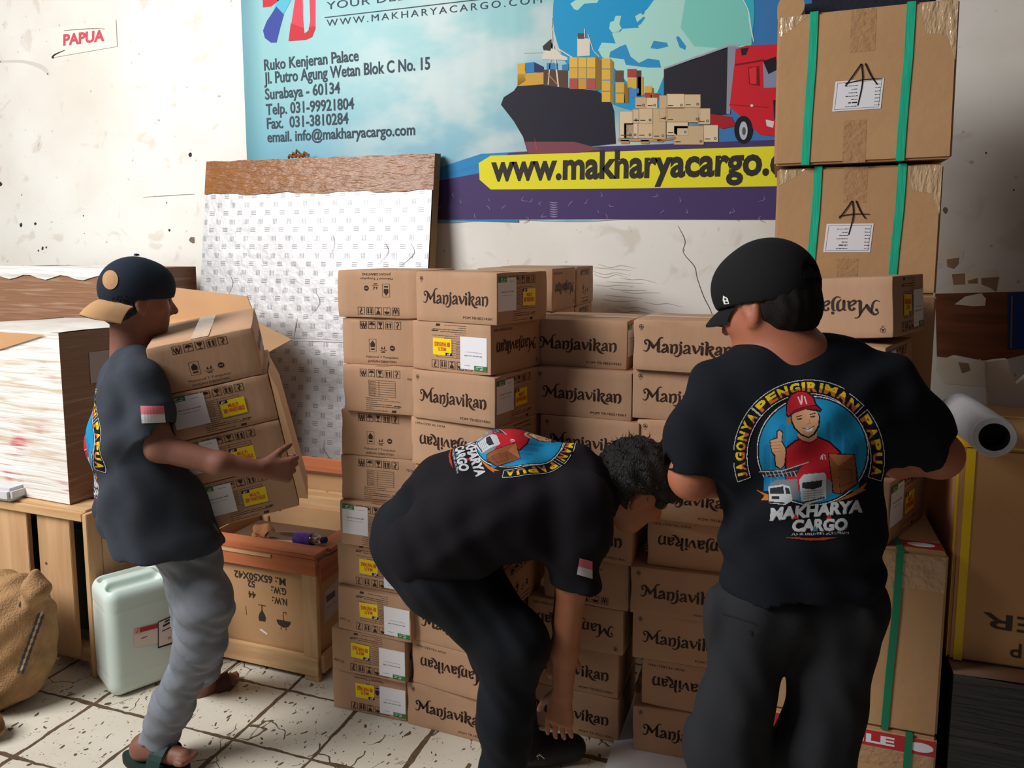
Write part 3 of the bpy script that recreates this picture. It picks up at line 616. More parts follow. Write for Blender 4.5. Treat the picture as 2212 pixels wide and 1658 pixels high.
# stack in front of the man in the cap
G5 = 'cartons in front of the man in the black cap'
ZS = .905
carton((.262, 1.945), -24, 'L', 0, 'carton with stickered end, lowest on the tall green-strapped box behind the black-capped man', G5, right='B', rstick=True, z=ZS, anchor='r')
carton((.255, 1.985), -18, 'L', 1, 'carton hidden mostly behind the man in the black cap, second from bottom of his stack', G5, right='B', z=ZS+CH, anchor='r')
carton((.25, 2.05), -20, 'L', 0, 'carton under the tilted upside-down carton at the shoulder of the man in the black cap', G5, right='B', rstick=True, z=ZS+2*CH, anchor='r')
Mt = Matrix.Translation((.268, 2.075, ZS+3*CH+.018)) @ Matrix.Rotation(math.radians(-22), 4, 'Z') @ Matrix.Rotation(math.radians(-3.5), 4, 'Y') @ Matrix.Translation((-CL/2, CW/2, 0))
carton(None, 0, 'L', 1, 'upside-down carton on top of the stack right of the black cap', G5, right='B', rstick=True, M0=Mt)
# ------------------------------------------------------------------ big green-strapped boxes
STRAP = mat('green_raffia_strap', (30, 178, 140), 0.45, var=.25, vscale=30, stretch=(14, 14, .4), spec=.4)
STRAPD = mat('green_flat_strap', (20, 122, 84), 0.45, var=.1)
FILM = mat('shiny_tape_film', (198, 166, 130), 0.12, spec=.9, bump=1.0, bscale=34, stretch=(1.6, 1, .5))
RTAPE = mat('red_printed_tape', (188, 44, 48), .4)
def bigbox(x0, y0, z0, w_, d_, h_, yaw, label, roll=0.0, style='upper', straps=(.2, .75), mark=0, cat='box'):
    root = empty('strapped_box'); tag(root, label, cat, 'green strapped boxes')
    root.matrix_world = Matrix.Translation((x0, y0, z0)) @ Matrix.Rotation(math.radians(yaw), 4, 'Z') @ Matrix.Rotation(math.radians(roll), 4, 'Y')
    q = MB(); q.box((0, 0, 0.001), (w_, d_, h_), KRAFT); q.build('box_body', root, bevel=.006)
    m = STRAP if style == 'upper' else STRAPD
    for s_ in straps:
        q = MB(); x = s_*w_; pts = [(x, -.003, .0), (x+.004, -.003, h_*.33), (x+.01, -.003, h_*.66), (x+.012, -.003, h_+.003), (x+.012, d_*.5, h_+.003), (x+.012, d_+.003, h_+.003), (x, d_+.003, 0), (x, d_*.5, -.001), (x, -.003, .0)]
        hw = .011 if style == 'upper' else .008
        for a_, b_ in zip(pts[:-1], pts[1:]):
            q.face([(a_[0]-hw, a_[1], a_[2]), (a_[0]+hw, a_[1], a_[2]), (b_[0]+hw, b_[1], b_[2]), (b_[0]-hw, b_[1], b_[2])], m)
        q.build('strap', root)
    if style == 'upper':
        a = Art(); a.rect(w_*.42, h_*.72, w_*.56, h_-.002, TAPEC, 1); a.build('packing_tape', root); a = Art(); a.rect(w_*.40, .0, w_*.53, h_*.28, TAPEC, 1); a.build('packing_tape', root)
        a = Art(); a.poly([(.004, h_*.86), (w_*.1, h_*.92), (w_*.18, h_*.99), (.004, h_*.99)], FILM, 1); a.build('corner_tape', root); a = Art(); a.poly([(w_*.79, h_*.99), (w_*.83, h_*.8), (w_*.94, h_*.78), (w_-.004, h_*.62), (w_-.004, h_*.99)], FILM, 1)
        a.build('corner_tape', root)
        # paper label, its print upside down, and marker arrow
        lx, lz = (.345, .345) if mark == 1 else (.325, .33)
        lx *= w_; lz *= h_; lw, lh = .126, .083
        a = Art(); sk = -.006
        a.poly([(lx+sk, lz), (lx+lw+sk, lz), (lx+lw, lz+lh), (lx, lz+lh)], PAPER, 3); a.line([(lx+.006+sk, lz+.005), (lx+lw-.006+sk, lz+.005), (lx+lw-.006, lz+lh-.005), (lx+.006, lz+lh-.005)], .0007, BLACK, 4, True)
        for i in range(7):
            z = lz+.010+i*.0095; a.greek(lx+lw*(.22+.06*(i % 3)), lx+lw*.47, z, .0022 if i != 1 else .004, BLACK, 4, i); a.greek(lx+lw*(.92-(.1+.07*((i*5) % 5))), lx+lw*.93, z, .002, BLACK, 4, i+20)
        a.build('shipping_label', root)
        MK = mat('marker_black', (36, 26, 22), .6); a = Art(); cx_, cz_ = lx+lw*.56, lz+lh+.046
        if mark == 1: cz_ -= .004; s_ = 1.0
        else: cz_ += .018; s_ = .85
        a.brush([(cx_-.006, cz_, .0018), (cx_-.026*s_, cz_-.030*s_, .0018), (cx_-.044*s_, cz_-.056*s_, .0016)], MK, 6); a.brush([(cx_+.006, cz_, .0022), (cx_+.022*s_, cz_-.034*s_, .0020), (cx_+.038*s_, cz_-.058*s_, .0016)], MK, 6)
        a.brush([(cx_-.044*s_, cz_-.050*s_, .0013), (cx_, cz_-.043*s_, .0014), (cx_+.05*s_, cz_-.044*s_, .001)], MK, 6); a.brush([(cx_-.004, cz_, .0018), (cx_, cz_-.05*s_, .0018), (cx_-.010, cz_-.112*s_, .0014)], MK, 6); a.build('marker_arrow', root)
    else:
        a = Art(); a.rect(.005, h_*.80, w_-.005, h_-.006, TAPEC, 1); a.build('packing_tape', root)
        q = MB(); q.face([(.01, .03, h_+.001), (w_-.005, .03, h_+.001), (w_-.005, .075, h_+.001), (.01, .075, h_+.001)], RTAPE); rt = q.build('red_tape', root)
        a = Art(lambda x, z, k: (x, z, h_+.001+k*.0006)); a.disc(w_-.05, .052, .03, PAPER, 1, 20, .014); a.text('FRAGILE', w_-.32, .040, PAPER, 1, h=.022, width=.2, bold=.04); a.build('tape_print', rt)
        a = Art(); a.rect(.005, h_-.045, w_-.005, h_-.006, RTAPE, 2) if mark == 2 else None
        if mark == 2: a.text('FRAGILE', w_-.33, h_-.036, PAPER, 3, h=.020, width=.24, bold=.04); a.disc(w_-.035, h_-.026, .028, PAPER, 3, 20, .012); a.build('front_red_tape', root)
    return root
BW, BD, BH = .44, .46, .368
for k in range(3): bigbox(-.02, 2.47, k*BH, BW, BD, BH, 0, 'plain brown box at the %s of the column behind the black-capped man' % ['bottom', 'second level', 'third level'][k], style='lower', straps=())
bigbox(-.018, 2.46, 3*BH, BW, BD, BH, 0, 'plain brown box third from the top of the upper-right column', style='lower', straps=())
bigbox(-.02, 2.46, 4*BH, BW, BD, BH, 0, 'brown box with two narrow green straps, second from the top at the upper right', straps=(.23, .735), mark=0)
bigbox(-.03, 2.44, 5*BH+.006, BW+.025, BD, .425, 0, 'topmost brown box with two wide green straps, marker arrow drawn over its paper label', straps=(.185, .72), mark=1, roll=-.6)
# things lying on the topmost box, cut by the frame
q = MB(); q.box((0.04, 2.60, 5*BH+.434), (.40, 2.86, 5*BH+.53), mat('dark_plastic_wrap', (40, 40, 52), .25, spec=.6, bump=.6, bscale=18)); tag(q.build('wrapped_bundle', bevel=.02), 'dark plastic-wrapped bundle on top of the topmost strapped box', 'bundle')
q = MB(); q.tube([(.0, 2.50, 5*BH+.472), (.0, 2.60, 5*BH+.472)], .038, KRAFT, 20); tag(q.build('paper_tube', smooth=False), 'short brown cardboard tube end on the topmost strapped box', 'tube')
bigbox(-.035, 1.925, 0, .425, .44, .455, 0, 'brown box with green strap and red fragile tape at the foot of the right stack', style='lower', straps=(.83,), mark=2)
bigbox(-.03, 1.93, .456, .42, .44, .447, 0, 'tall brown box with one green strap beside the black-capped man\'s legs', style='lower', straps=(.73,), mark=0)
# ------------------------------------------------------------------ smooth solid modeller
class Vol:
    """signed-distance volume: tapered limbs and ellipsoids blended smoothly, surfaced as one mesh"""
    def __init__(s, lo, hi, h):
        s.h = h; s.lo = np.array(lo, float); n = np.ceil((np.array(hi)-s.lo)/h).astype(int)+1
        s.n = n; s.D = np.full(n, 9.0, np.float32)
        s.ax = [s.lo[i]+h*np.arange(n[i]) for i in range(3)]
    def sl(s, lo, hi):
        a = np.maximum(np.floor((lo-s.lo)/s.h).astype(int), 0); b = np.minimum(np.ceil((hi-s.lo)/s.h).astype(int)+1, s.n)
        if (b <= a).any(): return None, None
        ix = tuple(slice(a[i], b[i]) for i in range(3))
        g = np.meshgrid(*[s.ax[i][ix[i]].astype(np.float32) for i in range(3)], indexing='ij', sparse=False)
        return ix, g
    def comb(s, ix, d, k, sub=False):
        D = s.D[ix]
        if sub:
            if k > 0: hh = np.clip(.5-.5*(D+d)/k, 0, 1); s.D[ix] = D*(1-hh)-d*hh+k*hh*(1-hh)
            else: s.D[ix] = np.maximum(D, -d)
        elif k > 0:
            hh = np.clip(.5+.5*(D-d)/k, 0, 1); s.D[ix] = D*(1-hh)+d*hh-k*hh*(1-hh)
        else: s.D[ix] = np.minimum(D, d)
    def cone(s, a, b, ra, rb, k=.02, flat=None, ratio=1.0, sub=False):
        """tapered capsule a->b; flat = unit direction squeezed by ratio"""
        a = np.array(a, float); b = np.array(b, float); m = max(ra, rb)+k+3*s.h
        ix, g = s.sl(np.minimum(a, b)-m, np.maximum(a, b)+m)
        if ix is None: return s
        p = np.stack(g, -1)-a.astype(np.float32); ab = b-a
        if flat is not None:
            e = np.array(flat, float); e /= np.linalg.norm(e); p = p+((ratio-1)*(p@e.astype(np.float32)))[..., None]*e.astype(np.float32); ab = ab+(ratio-1)*(ab@e)*e
        L2 = max(float(ab@ab), 1e-9); t = np.clip(p@ab.astype(np.float32)/L2, 0, 1)
        d = np.linalg.norm(p-t[..., None]*ab.astype(np.float32), axis=-1)-(ra+(rb-ra)*t)
        s.comb(ix, d.astype(np.float32), k, sub); return s
    def ell(s, c, r, k=.02, R=None, sub=False):
        c = np.array(c, float); r = np.array(r, float); m = r.max()+k+3*s.h
        ix, g = s.sl(c-m, c+m)
        if ix is None: return s
        p = np.stack(g, -1)-c.astype(np.float32)
        if R is not None: p = p@np.array(R, np.float32)
        q = p/r.astype(np.float32); l = np.linalg.norm(q, axis=-1); l2 = np.linalg.norm(q/r.astype(np.float32), axis=-1)
        d = l*(l-1)/np.maximum(l2, 1e-6)
        s.comb(ix, d.astype(np.float32), k, sub); return s
    def rbox(s, c, half, rad, k=.0, R=None, sub=False):
        c = np.array(c, float); half = np.array(half, float); m = np.linalg.norm(half)+k+3*s.h
        ix, g = s.sl(c-m, c+m)
        if ix is None: return s
        p = np.stack(g, -1)-c.astype(np.float32)
        if R is not None: p = p@np.array(R, np.float32)
        q = np.abs(p)-(half-rad).astype(np.float32)
        d = np.linalg.norm(np.maximum(q, 0), axis=-1)+np.minimum(q.max(-1), 0)-rad
        s.comb(ix, d.astype(np.float32), k, sub); return s
    def plane(s, pt, nrm, lo=None, hi=None, k=0):
        """cut away the side the normal points to (optionally only inside a box)"""
        lo = s.lo if lo is None else np.array(lo); hi = s.lo+s.h*s.n if hi is None else np.array(hi)
        ix, g = s.sl(lo, hi)
        n = np.array(nrm, float); n /= np.linalg.norm(n)
        d = (np.stack(g, -1)-np.array(pt, np.float32))@n.astype(np.float32); s.D[ix] = np.maximum(s.D[ix], d); return s
    def fold(s, fn):
        """cloth folds: displace by fn(x, y, z) near the surface"""
        m = np.abs(s.D) < .04; i = np.nonzero(m)
        s.D[i] += fn(s.ax[0][i[0]], s.ax[1][i[1]], s.ax[2][i[2]]).astype(np.float32); return s
    def surf(s):
        D = s.D; ins = D < 0; n = s.n
        cnt = np.zeros(n-1, np.uint8)
        for dx in (0, 1):
            for dy in (0, 1):
                for dz in (0, 1): cnt += ins[dx:n[0]-1+dx, dy:n[1]-1+dy, dz:n[2]-1+dz]
        act = (cnt > 0) & (cnt < 8); I = np.argwhere(act); idx = np.full(n-1, -1, np.int32); idx[act] = np.arange(len(I))
        acc = np.zeros((len(I), 3)); c = np.zeros(len(I))
        cor = [(x, y, z) for x in (0, 1) for y in (0, 1) for z in (0, 1)]
        for a in cor:
            for ax in range(3):
                if a[ax]: continue
                b = list(a); b[ax] = 1
                da = D[I[:, 0]+a[0], I[:, 1]+a[1], I[:, 2]+a[2]]; db = D[I[:, 0]+b[0], I[:, 1]+b[1], I[:, 2]+b[2]]
                m = (da < 0) != (db < 0); t = np.where(m, da/np.where(m, da-db, 1), 0)
                p = np.array(a, float)[None].repeat(len(I), 0); p[:, ax] += t; acc[m] += p[m]; c[m] += 1
        V = s.lo+s.h*(I+acc/c[:, None]); FS = []
        for ax in range(3):
            o1, o2 = (ax+1) % 3, (ax+2) % 3
            sl0 = [slice(None)]*3; sl1 = [slice(None)]*3; sl0[ax] = slice(0, n[ax]-1); sl1[ax] = slice(1, n[ax])
            A = ins[tuple(sl0)]; B = ins[tuple(sl1)]; E = np.argwhere(A != B)
            ok = (E[:, o1] > 0) & (E[:, o2] > 0) & (E[:, o1] < n[o1]-1) & (E[:, o2] < n[o2]-1); E = E[ok]
            def g(d1, d2): q = E.copy(); q[:, o1] -= d1; q[:, o2] -= d2; return idx[q[:, 0], q[:, 1], q[:, 2]]
            f = np.stack([g(1, 1), g(0, 1), g(0, 0), g(1, 0)], 1)
            fl = ~A[E[:, 0], E[:, 1], E[:, 2]]; f[fl] = f[fl][:, ::-1]; FS.append(f)
        F_ = np.concatenate(FS); F_ = F_[(F_ >= 0).all(1)]
        # light smoothing
        for _ in range(2):
            sm = np.zeros_like(V); ct = np.zeros(len(V))
            for i in range(4):
                np.add.at(sm, F_[:, i], V[F_[:, (i+1) % 4]]); np.add.at(ct, F_[:, i], 1)
                np.add.at(sm, F_[:, i], V[F_[:, (i-1) % 4]]); np.add.at(ct, F_[:, i], 1)
            V = .5*V+.5*sm/np.maximum(ct, 1)[:, None]
        return V, F_
    def build(s, name, m, parent=None):
        V, F_ = s.surf(); me = bpy.data.meshes.new(name)
        me.vertices.add(len(V)); me.vertices.foreach_set('co', V.astype(np.float32).ravel())
        me.loops.add(F_.size); me.loops.foreach_set('vertex_index', F_.ravel().astype(np.int32))
        me.polygons.add(len(F_)); me.polygons.foreach_set('loop_start', np.arange(0, F_.size, 4, dtype=np.int32))
        me.update(calc_edges=True); me.polygons.foreach_set('use_smooth', [True]*len(F_)); me.materials.append(m); me.validate()
        o = bpy.data.objects.new(name, me); COL.objects.link(o)
        if parent: o.parent = parent; o.matrix_parent_inverse = parent.matrix_world.inverted()
        return o
def upd(): bpy.context.view_layer.update()
# ------------------------------------------------------------------ woodwork
def wood(name, c1, c2, axis):
    if name in MATS: return MATS[name]
    m = bpy.data.materials.new(name); m.use_nodes = True; nt = m.node_tree; N = nt.nodes; L = nt.links; b = N['Principled BSDF']
    tc = N.new('ShaderNodeTexCoord'); mp = N.new('ShaderNodeMapping'); sc = [18, 18, 18]; sc[axis] = 1.2; mp.inputs['Scale'].default_value = sc; L.new(tc.outputs['Object'], mp.inputs[0])
    n = N.new('ShaderNodeTexNoise'); n.inputs['Scale'].default_value = 1.6; n.inputs['Detail'].default_value = 7; n.inputs['Distortion'].default_value = .6; L.new(mp.outputs[0], n.inputs['Vector'])
    r = N.new('ShaderNodeMapRange'); r.inputs[1].default_value = .3; r.inputs[2].default_value = .7; L.new(n.outputs['Fac'], r.inputs[0])
    x = N.new('ShaderNodeMixRGB'); L.new(r.outputs[0], x.inputs[0]); x.inputs[1].default_value = lin(c1); x.inputs[2].default_value = lin(c2)
    v = N.new('ShaderNodeTexVoronoi'); v.inputs['Scale'].default_value = 9; L.new(tc.outputs['Object'], v.inputs['Vector']); lt = N.new('ShaderNodeMath'); lt.operation = 'LESS_THAN'; lt.inputs[1].default_value = .06; L.new(v.outputs['Distance'], lt.inputs[0])
    y = N.new('ShaderNodeMixRGB'); L.new(lt.outputs[0], y.inputs[0]); L.new(x.outputs[0], y.inputs[1]); y.inputs[2].default_value = lin((110, 72, 44)); L.new(y.outputs[0], b.inputs['Base Color'])
    b.inputs['Roughness'].default_value = .75; bp = N.new('ShaderNodeBump'); bp.inputs['Strength'].default_value = .2; bp.inputs['Distance'].default_value = .004; L.new(n.outputs['Fac'], bp.inputs['Height']); L.new(bp.outputs[0], b.inputs['Normal'])
    MATS[name] = m; return m
WZ = wood('pale_pine_upright', (212, 172, 128), (190, 148, 104), 2); WX = wood('pale_pine_lengthwise', (214, 178, 132), (190, 146, 100), 0); WY = wood('pale_pine_crosswise', (212, 172, 126), (184, 140, 96), 1)
OX = wood('reddish_rail', (200, 118, 72), (176, 98, 58), 0); OY = wood('reddish_side_rail', (176, 98, 60), (140, 76, 46), 1)
# slatted crate at the left
cr_ = empty('wooden_crate', (-2.372, 2.06, 0), math.radians(-1.5)); tag(cr_, 'large pale wooden slatted crate at the left with dark gaps between its planks', 'crate')
def bx(name, lo, hi, m, par, bev=.002): q = MB(); q.box(lo, hi, m); return q.build(name, par, bevel=bev)
HT = .635
for i, (x0, x1, sh) in enumerate([(-1.0, -.74, .01), (-.70, -.335, .012), (-.28, -.11, .014)]):
    q = MB(); q.box((x0, .018, .055), (x1, .038, HT-.03), WZ, Matrix.Shear('XZ', 4, (-.02, 0)) if False else None); q.build('plank', cr_, bevel=.002)
bx('post', (-.022, 0, 0), (0, .06, HT), WZ, cr_)
bx('rail', (-1.0, .0, HT-.03), (-.024, .018, HT), WX, cr_); bx('rail', (-1.0, .019, HT-.003), (-.024, .13, HT+.008), WX, cr_)
bx('rail', (-1.0, .04, .03), (-.036, .08, .085), WX, cr_); bx('foot', (-.09, .045, 0), (-.036, .12, .03), WZ, cr_)
for i, y in enumerate((.062,)): bx('side_panel', (-.020, y, .03), (-.002, y+.50, HT-.003), wood('plywood_side', (206, 176, 140), (188, 154, 116), 2), cr_)
bx('side_rail', (-.075, .132, HT-.02), (-.03, .60, HT+.010), WY, cr_); bx('post', (-.035, .56, 0), (0, .63, HT), WZ, cr_); bx('post', (-1.0, .02, 0), (-.96, .1, HT), WZ, cr_)
bx('rail', (-1.0, .60, HT-.03), (-.04, .625, HT), WX, cr_)
q = MB(); q.box((-.93, .10, .10), (-.10, .50, HT-.08), mat('dark_green_machine', (22, 50, 50), .35, var=.3, spec=.5)); tag(q.build('crated_machine', bevel=.03), 'dark green machine glimpsed through the gaps of the wooden crate', 'machine').location = (-2.372, 2.06, 0)
bx('support_beam', (-.9, .26, HT-.055), (-.06, .32, HT-.005), WX, cr_); bx('support_beam', (-.9, .5, HT-.055), (-.06, .56, HT-.005), WX, cr_)
# film-wrapped carton on the crate
def film_mat(name, base, streak, amount, printed=None):
    m = bpy.data.materials.new(name); m.use_nodes = True; nt = m.node_tree; N = nt.nodes; L = nt.links; b = N['Principled BSDF']
    tc = N.new('ShaderNodeTexCoord'); mp = N.new('ShaderNodeMapping'); mp.inputs['Scale'].default_value = (2.2, 2.2, 42); mp.inputs['Rotation'].default_value = (0.10, -.10, 0); L.new(tc.outputs['Object'], mp.inputs[0])
    n = N.new('ShaderNodeTexNoise'); n.inputs['Scale'].default_value = 1.5; n.inputs['Detail'].default_value = 6; n.inputs['Distortion'].default_value = .5; L.new(mp.outputs[0], n.inputs['Vector'])
    r = N.new('ShaderNodeMapRange'); r.inputs[1].default_value = amount[0]; r.inputs[2].default_value = amount[1]; L.new(n.outputs['Fac'], r.inputs[0])
    x = N.new('ShaderNodeMixRGB'); L.new(r.outputs[0], x.inputs[0]); x.inputs[1].default_value = lin(base); x.inputs[2].default_value = lin(streak)
    if printed:
        n2 = N.new('ShaderNodeTexNoise'); n2.inputs['Scale'].default_value = 5; n2.inputs['Detail'].default_value = 2; L.new(tc.outputs['Object'], n2.inputs['Vector']); r2 = N.new('ShaderNodeMapRange'); r2.inputs[1].default_value = .56; r2.inputs[2].default_value = .66; L.new(n2.outputs['Fac'], r2.inputs[0])
        x2 = N.new('ShaderNodeMixRGB'); L.new(r2.outputs[0], x2.inputs[0]); x2.inputs[1].default_value = lin(base); x2.inputs[2].default_value = lin(printed); L.new(x2.outputs[0], x.inputs[1])
    L.new(x.outputs[0], b.inputs['Base Color']); b.inputs['Roughness'].default_value = .28; b.inputs['Specular IOR Level'].default_value = .6
    bp = N.new('ShaderNodeBump'); bp.inputs['Strength'].default_value = .6; bp.inputs['Distance'].default_value = .01; L.new(n.outputs['Fac'], bp.inputs['Height']); L.new(bp.outputs[0], b.inputs['Normal']); return m
FILMW = film_mat('white_stretch_film', (214, 196, 176), (238, 236, 232), (.36, .52), (200, 96, 96)); FILMT = film_mat('film_over_top', (206, 200, 192), (236, 236, 232), (.35, .6)); FILMB = film_mat('film_over_brown', (136, 100, 76), (186, 160, 138), (.56, .78)); FILMD = film_mat('film_over_dark_brown', (146, 106, 80), (190, 164, 140), (.5, .85))
def wrapped(name, loc, rz, lo, hi, mf, mt, ms, label):
    r = empty(name, loc, math.radians(rz)); tag(r, label, 'box')
    q = MB(); x0, y0, z0 = lo; x1, y1, z1 = hi; n = 10
    def gridface(f, m, jit):
        g = [[Vector(f(i/n, j/n)) for j in range(n+1)] for i in range(n+1)]
        vs = [p for row in g for p in row]; q.mesh(vs, [(i*(n+1)+j, (i+1)*(n+1)+j, (i+1)*(n+1)+j+1, i*(n+1)+j+1) for i in range(n) for j in range(n)], m)
    gridface(lambda s, t: (x0+(x1-x0)*s, y0-.004*math.sin(9*t+3*s)*math.sin(math.pi*s)*math.sin(math.pi*t), z0+(z1-z0)*t), mf, 0)
    gridface(lambda s, t: (x1, y0+(y1-y0)*s, z0+(z1-z0)*t), ms, 0); gridface(lambda s, t: (x1-(x1-x0)*s, y1, z0+(z1-z0)*t), ms, 0); gridface(lambda s, t: (x0, y1-(y1-y0)*s, z0+(z1-z0)*t), ms, 0)
    gridface(lambda s, t: (x0+(x1-x0)*s, y0+(y1-y0)*t, z1+.004*math.sin(7*s+5*t)), mt, 0); q.face([(x0, y0, z0), (x0, y1, z0), (x1, y1, z0), (x1, y0, z0)], ms)
    q.build('box_body', r, smooth=False); return r
wb = wrapped('film_wrapped_box', (-2.5, 2.105, .0), -3, (-.62, 0, HT+.012), (0, .50, 1.296), FILMW, FILMT, FILMB, 'carton tightly wrapped in white stretch film standing on the wooden crate')
q = MB(); q.face([(-.40, -.006, 1.270), (-.06, -.006, 1.288), (-.40, -.006, 1.20)], KRAFT); q.face([(-.40, -.006, 1.270), (-.40, -.006, 1.29), (-.06, -.006, 1.288)], KRAFT); q.build('bare_cardboard', wb)
Tside = lambda x, z, k: (.001+k*.0008, x, z)
a = Art(Tside); a.rect(.12, 1.09, .25, 1.21, mat('dull_label', (176, 166, 162), .5), 1); a.rect(.11, .81, .28, .93, mat('cream_label', (206, 186, 160), .5), 1); a.rect(.115, .905, .275, .925, mat('blue_label_strip', (80, 96, 130), .5), 2); a.greek(.13, .16, .885, .006, BLACK, 2, 1); a.text('73', .19, .845, BLACK, 2, h=.022, shear=.3); a.build('shipping_label', wb)
# taller stack behind
wrapped('film_wrapped_stack', (-2.90, 2.76, 0), -2, (-1.0, 0, .0), (0, .5, 1.515), FILMD, FILMT, FILMD, 'tall brown stack wrapped in film, behind the white film-wrapped carton near the wall')
q = MB(); n = 20
for i in range(n):
    xa, xb = -3.9+1.0*i/n, -3.9+1.0*(i+1)/n; h0, h1 = .045+.012*math.sin(i*1.3), .045+.012*math.sin((i+1)*1.3)
    q.face([(xa+2.9, -.006, 1.515-h0), (xb+2.9, -.006, 1.515-h1), (xb+2.9, -.003, 1.522), (xa+2.9, -.003, 1.522)], FILMT)
fs_ = q.build('film_rim', bpy.data.objects['film_wrapped_stack'])
ob = empty('open_carton', (-2.87, 2.735, 0)); tag(ob, 'open empty-looking tan carton with raised flaps behind the white film-wrapped carton', 'carton')
FL = mat('light_cardboard', (206, 164, 122), .8, var=.04)
q = MB()
def pane(pts, m=FL, th=.004):
    p = [Vector(v) for v in pts]; nrm = (p[1]-p[0]).cross(p[2]-p[0]).normalized()*th; q.face(p, m); q.face([v+nrm for v in p][::-1], m)
    for i in range(len(p)): j = (i+1) % len(p); q.face([p[j], p[i], p[i]+nrm, p[j]+nrm], m)
ow, od, oz = .60, .21, 1.27
pane([(0, od, .0), (ow, od, .0), (ow, od, oz), (0, od, oz)]); pane([(0, 0, .0), (0, od, .0), (0, od, oz), (0, 0, oz)]); pane([(ow, 0, .0), (ow, od, .0), (ow, od, oz), (ow, 0, oz)]); pane([(0, .0, .0), (ow, .0, .0), (ow, .0, oz-.02), (0, 0, oz-.02)])
q.box((0.006, .006, .9), (ow-.006, od-.006, oz-.05), FL); q.build('carton_body', ob)
q = MB(); pane([(0.0, od, oz), (ow, od, oz), (ow-.03, od-.02, oz+.12), (.03, od-.03, oz+.165)]); q.build('flap', ob); q = MB(); pane([(0, 0, oz), (0, od, oz), (.03, od-.03, oz+.165)]); q.build('flap', ob)
q = MB(); pane([(ow, .0, oz), (ow, od, oz), (ow+.20, od-.02, oz-.07), (ow+.20, .0, oz-.11)]); q.build('flap', ob)
q = MB(); q.lathe([(0, .03), (.014, .029), (.025, .018), (.028, 0), (.02, -.02), (0, -.03)], mat('red_plastic', (200, 36, 44), .3, spec=.5)); rb = tag(q.build('red_ball', smooth=True), 'small red ball peeping out of the open tan carton', 'ball'); rb.location = (-2.74, 2.80, oz-.02)
# small pale container on the crate edge
q = MB(); q.box((-2.93, 2.05, HT+.009), (-2.74, 2.13, HT+.06), mat('grey_white_plastic', (204, 206, 208), .4)); tag(q.build('plastic_tub', bevel=.012), 'small pale plastic tub on the crate edge at the far left', 'tub')
# ------------------------------------------------------------------ sacks
BUR = mat('burlap', (170, 132, 92), .95, var=.16, vscale=26, bump=.7, bscale=160)
v = Vol((-2.910, 1.615, -.02), (-2.210, 2.135, .66), .007)
v.ell((-2.610, 1.865, .22), (.225, .16, .235), .05); v.ell((-2.540, 1.855, .34), (.14, .11, .10), .09); v.ell((-2.630, 1.835, .12), (.225, .15, .14), .05)
v.cone((-2.480, 1.845, .37), (-2.410, 1.845, .385), .06, .026, .04); v.cone((-2.410, 1.845, .385), (-2.372, 1.845, .45), .026, .040, .012); v.cone((-2.372, 1.845, .45), (-2.375, 1.845, .50), .040, .016, .02)
v.fold(lambda x, y, z: .004*np.sin(34*x+20*z+9*y)*np.sin(27*z-13*x)+.0035*np.sin(70*x-60*z))
v.plane((0, 0, .001), (0, 0, -1))
sk = v.build('sack_body', BUR); s_ = empty('burlap_sack', (-2.610, 1.865, 0)); upd(); sk.parent = s_; sk.matrix_parent_inverse = s_.matrix_world.inverted(); tag(s_, 'full burlap sack tied at the neck, leaning on the wooden crate at the left edge', 'sack')
q = MB(); q.tube([(-2.41+.026*math.cos(t)*.5, 1.845+.030*math.sin(t), .385-.022*math.cos(t)) for t in [i*math.pi/8 for i in range(17)]], .006, mat('dark_cord', (70, 56, 44), .9), 8); c_ = q.build('tie_cord'); c_.parent = s_; c_.matrix_parent_inverse = s_.matrix_world.inverted()
# printed band on the sack, draped onto its side
def bvh(o): me = o.data; return BVHTree.FromPolygons([v.co for v in me.vertices], [tuple(p.vertices) for p in me.polygons])
b_ = bvh(sk); q = MB(); PR = mat('sack_print', (78, 74, 72), .9); PR2 = mat('sack_print_pale', (196, 176, 150), .9)
def drape(tree, u, v_, off=.002):
    r = pray(u, v_); h = tree.ray_cast(CAM, r.normalized()); return None if h[0] is None else h[0]-r.normalized()*off
for k in range(9):
    u0, v0 = 36+k*5.2, 1455-k*14.5
    for (du, dv, m_) in ((0, 0, PR), (7, -6, PR2), (10, 2, PR)):
        pts = [drape(b_, u0+du+a, v0+dv+b) for a, b in ((0, 0), (6, -4), (9, -16), (3, -12))]
        if all(pts): q.face(pts, m_)
if q.f: o = q.build('sack_print'); o.parent = s_; o.matrix_parent_inverse = s_.matrix_world.inverted()
v = Vol((-2.910, 1.435, -.01), (-2.210, 1.885, .2), .006)
v.ell((-2.610, 1.640, .045), (.17, .05, .05), .03); v.cone((-2.510, 1.645, .05), (-2.40, 1.655, .052), .045, .055, .03); v.ell((-2.362, 1.657, .056), (.035, .034, .030), .012, sub=True)
v.fold(lambda x, y, z: .006*np.sin(60*y+40*z)*np.sin(30*x)); v.plane((0, 0, .001), (0, 0, -1))
tag(v.build('empty_sack', BUR), 'crumpled open end of a burlap sack on the floor at the lower left corner', 'sack')
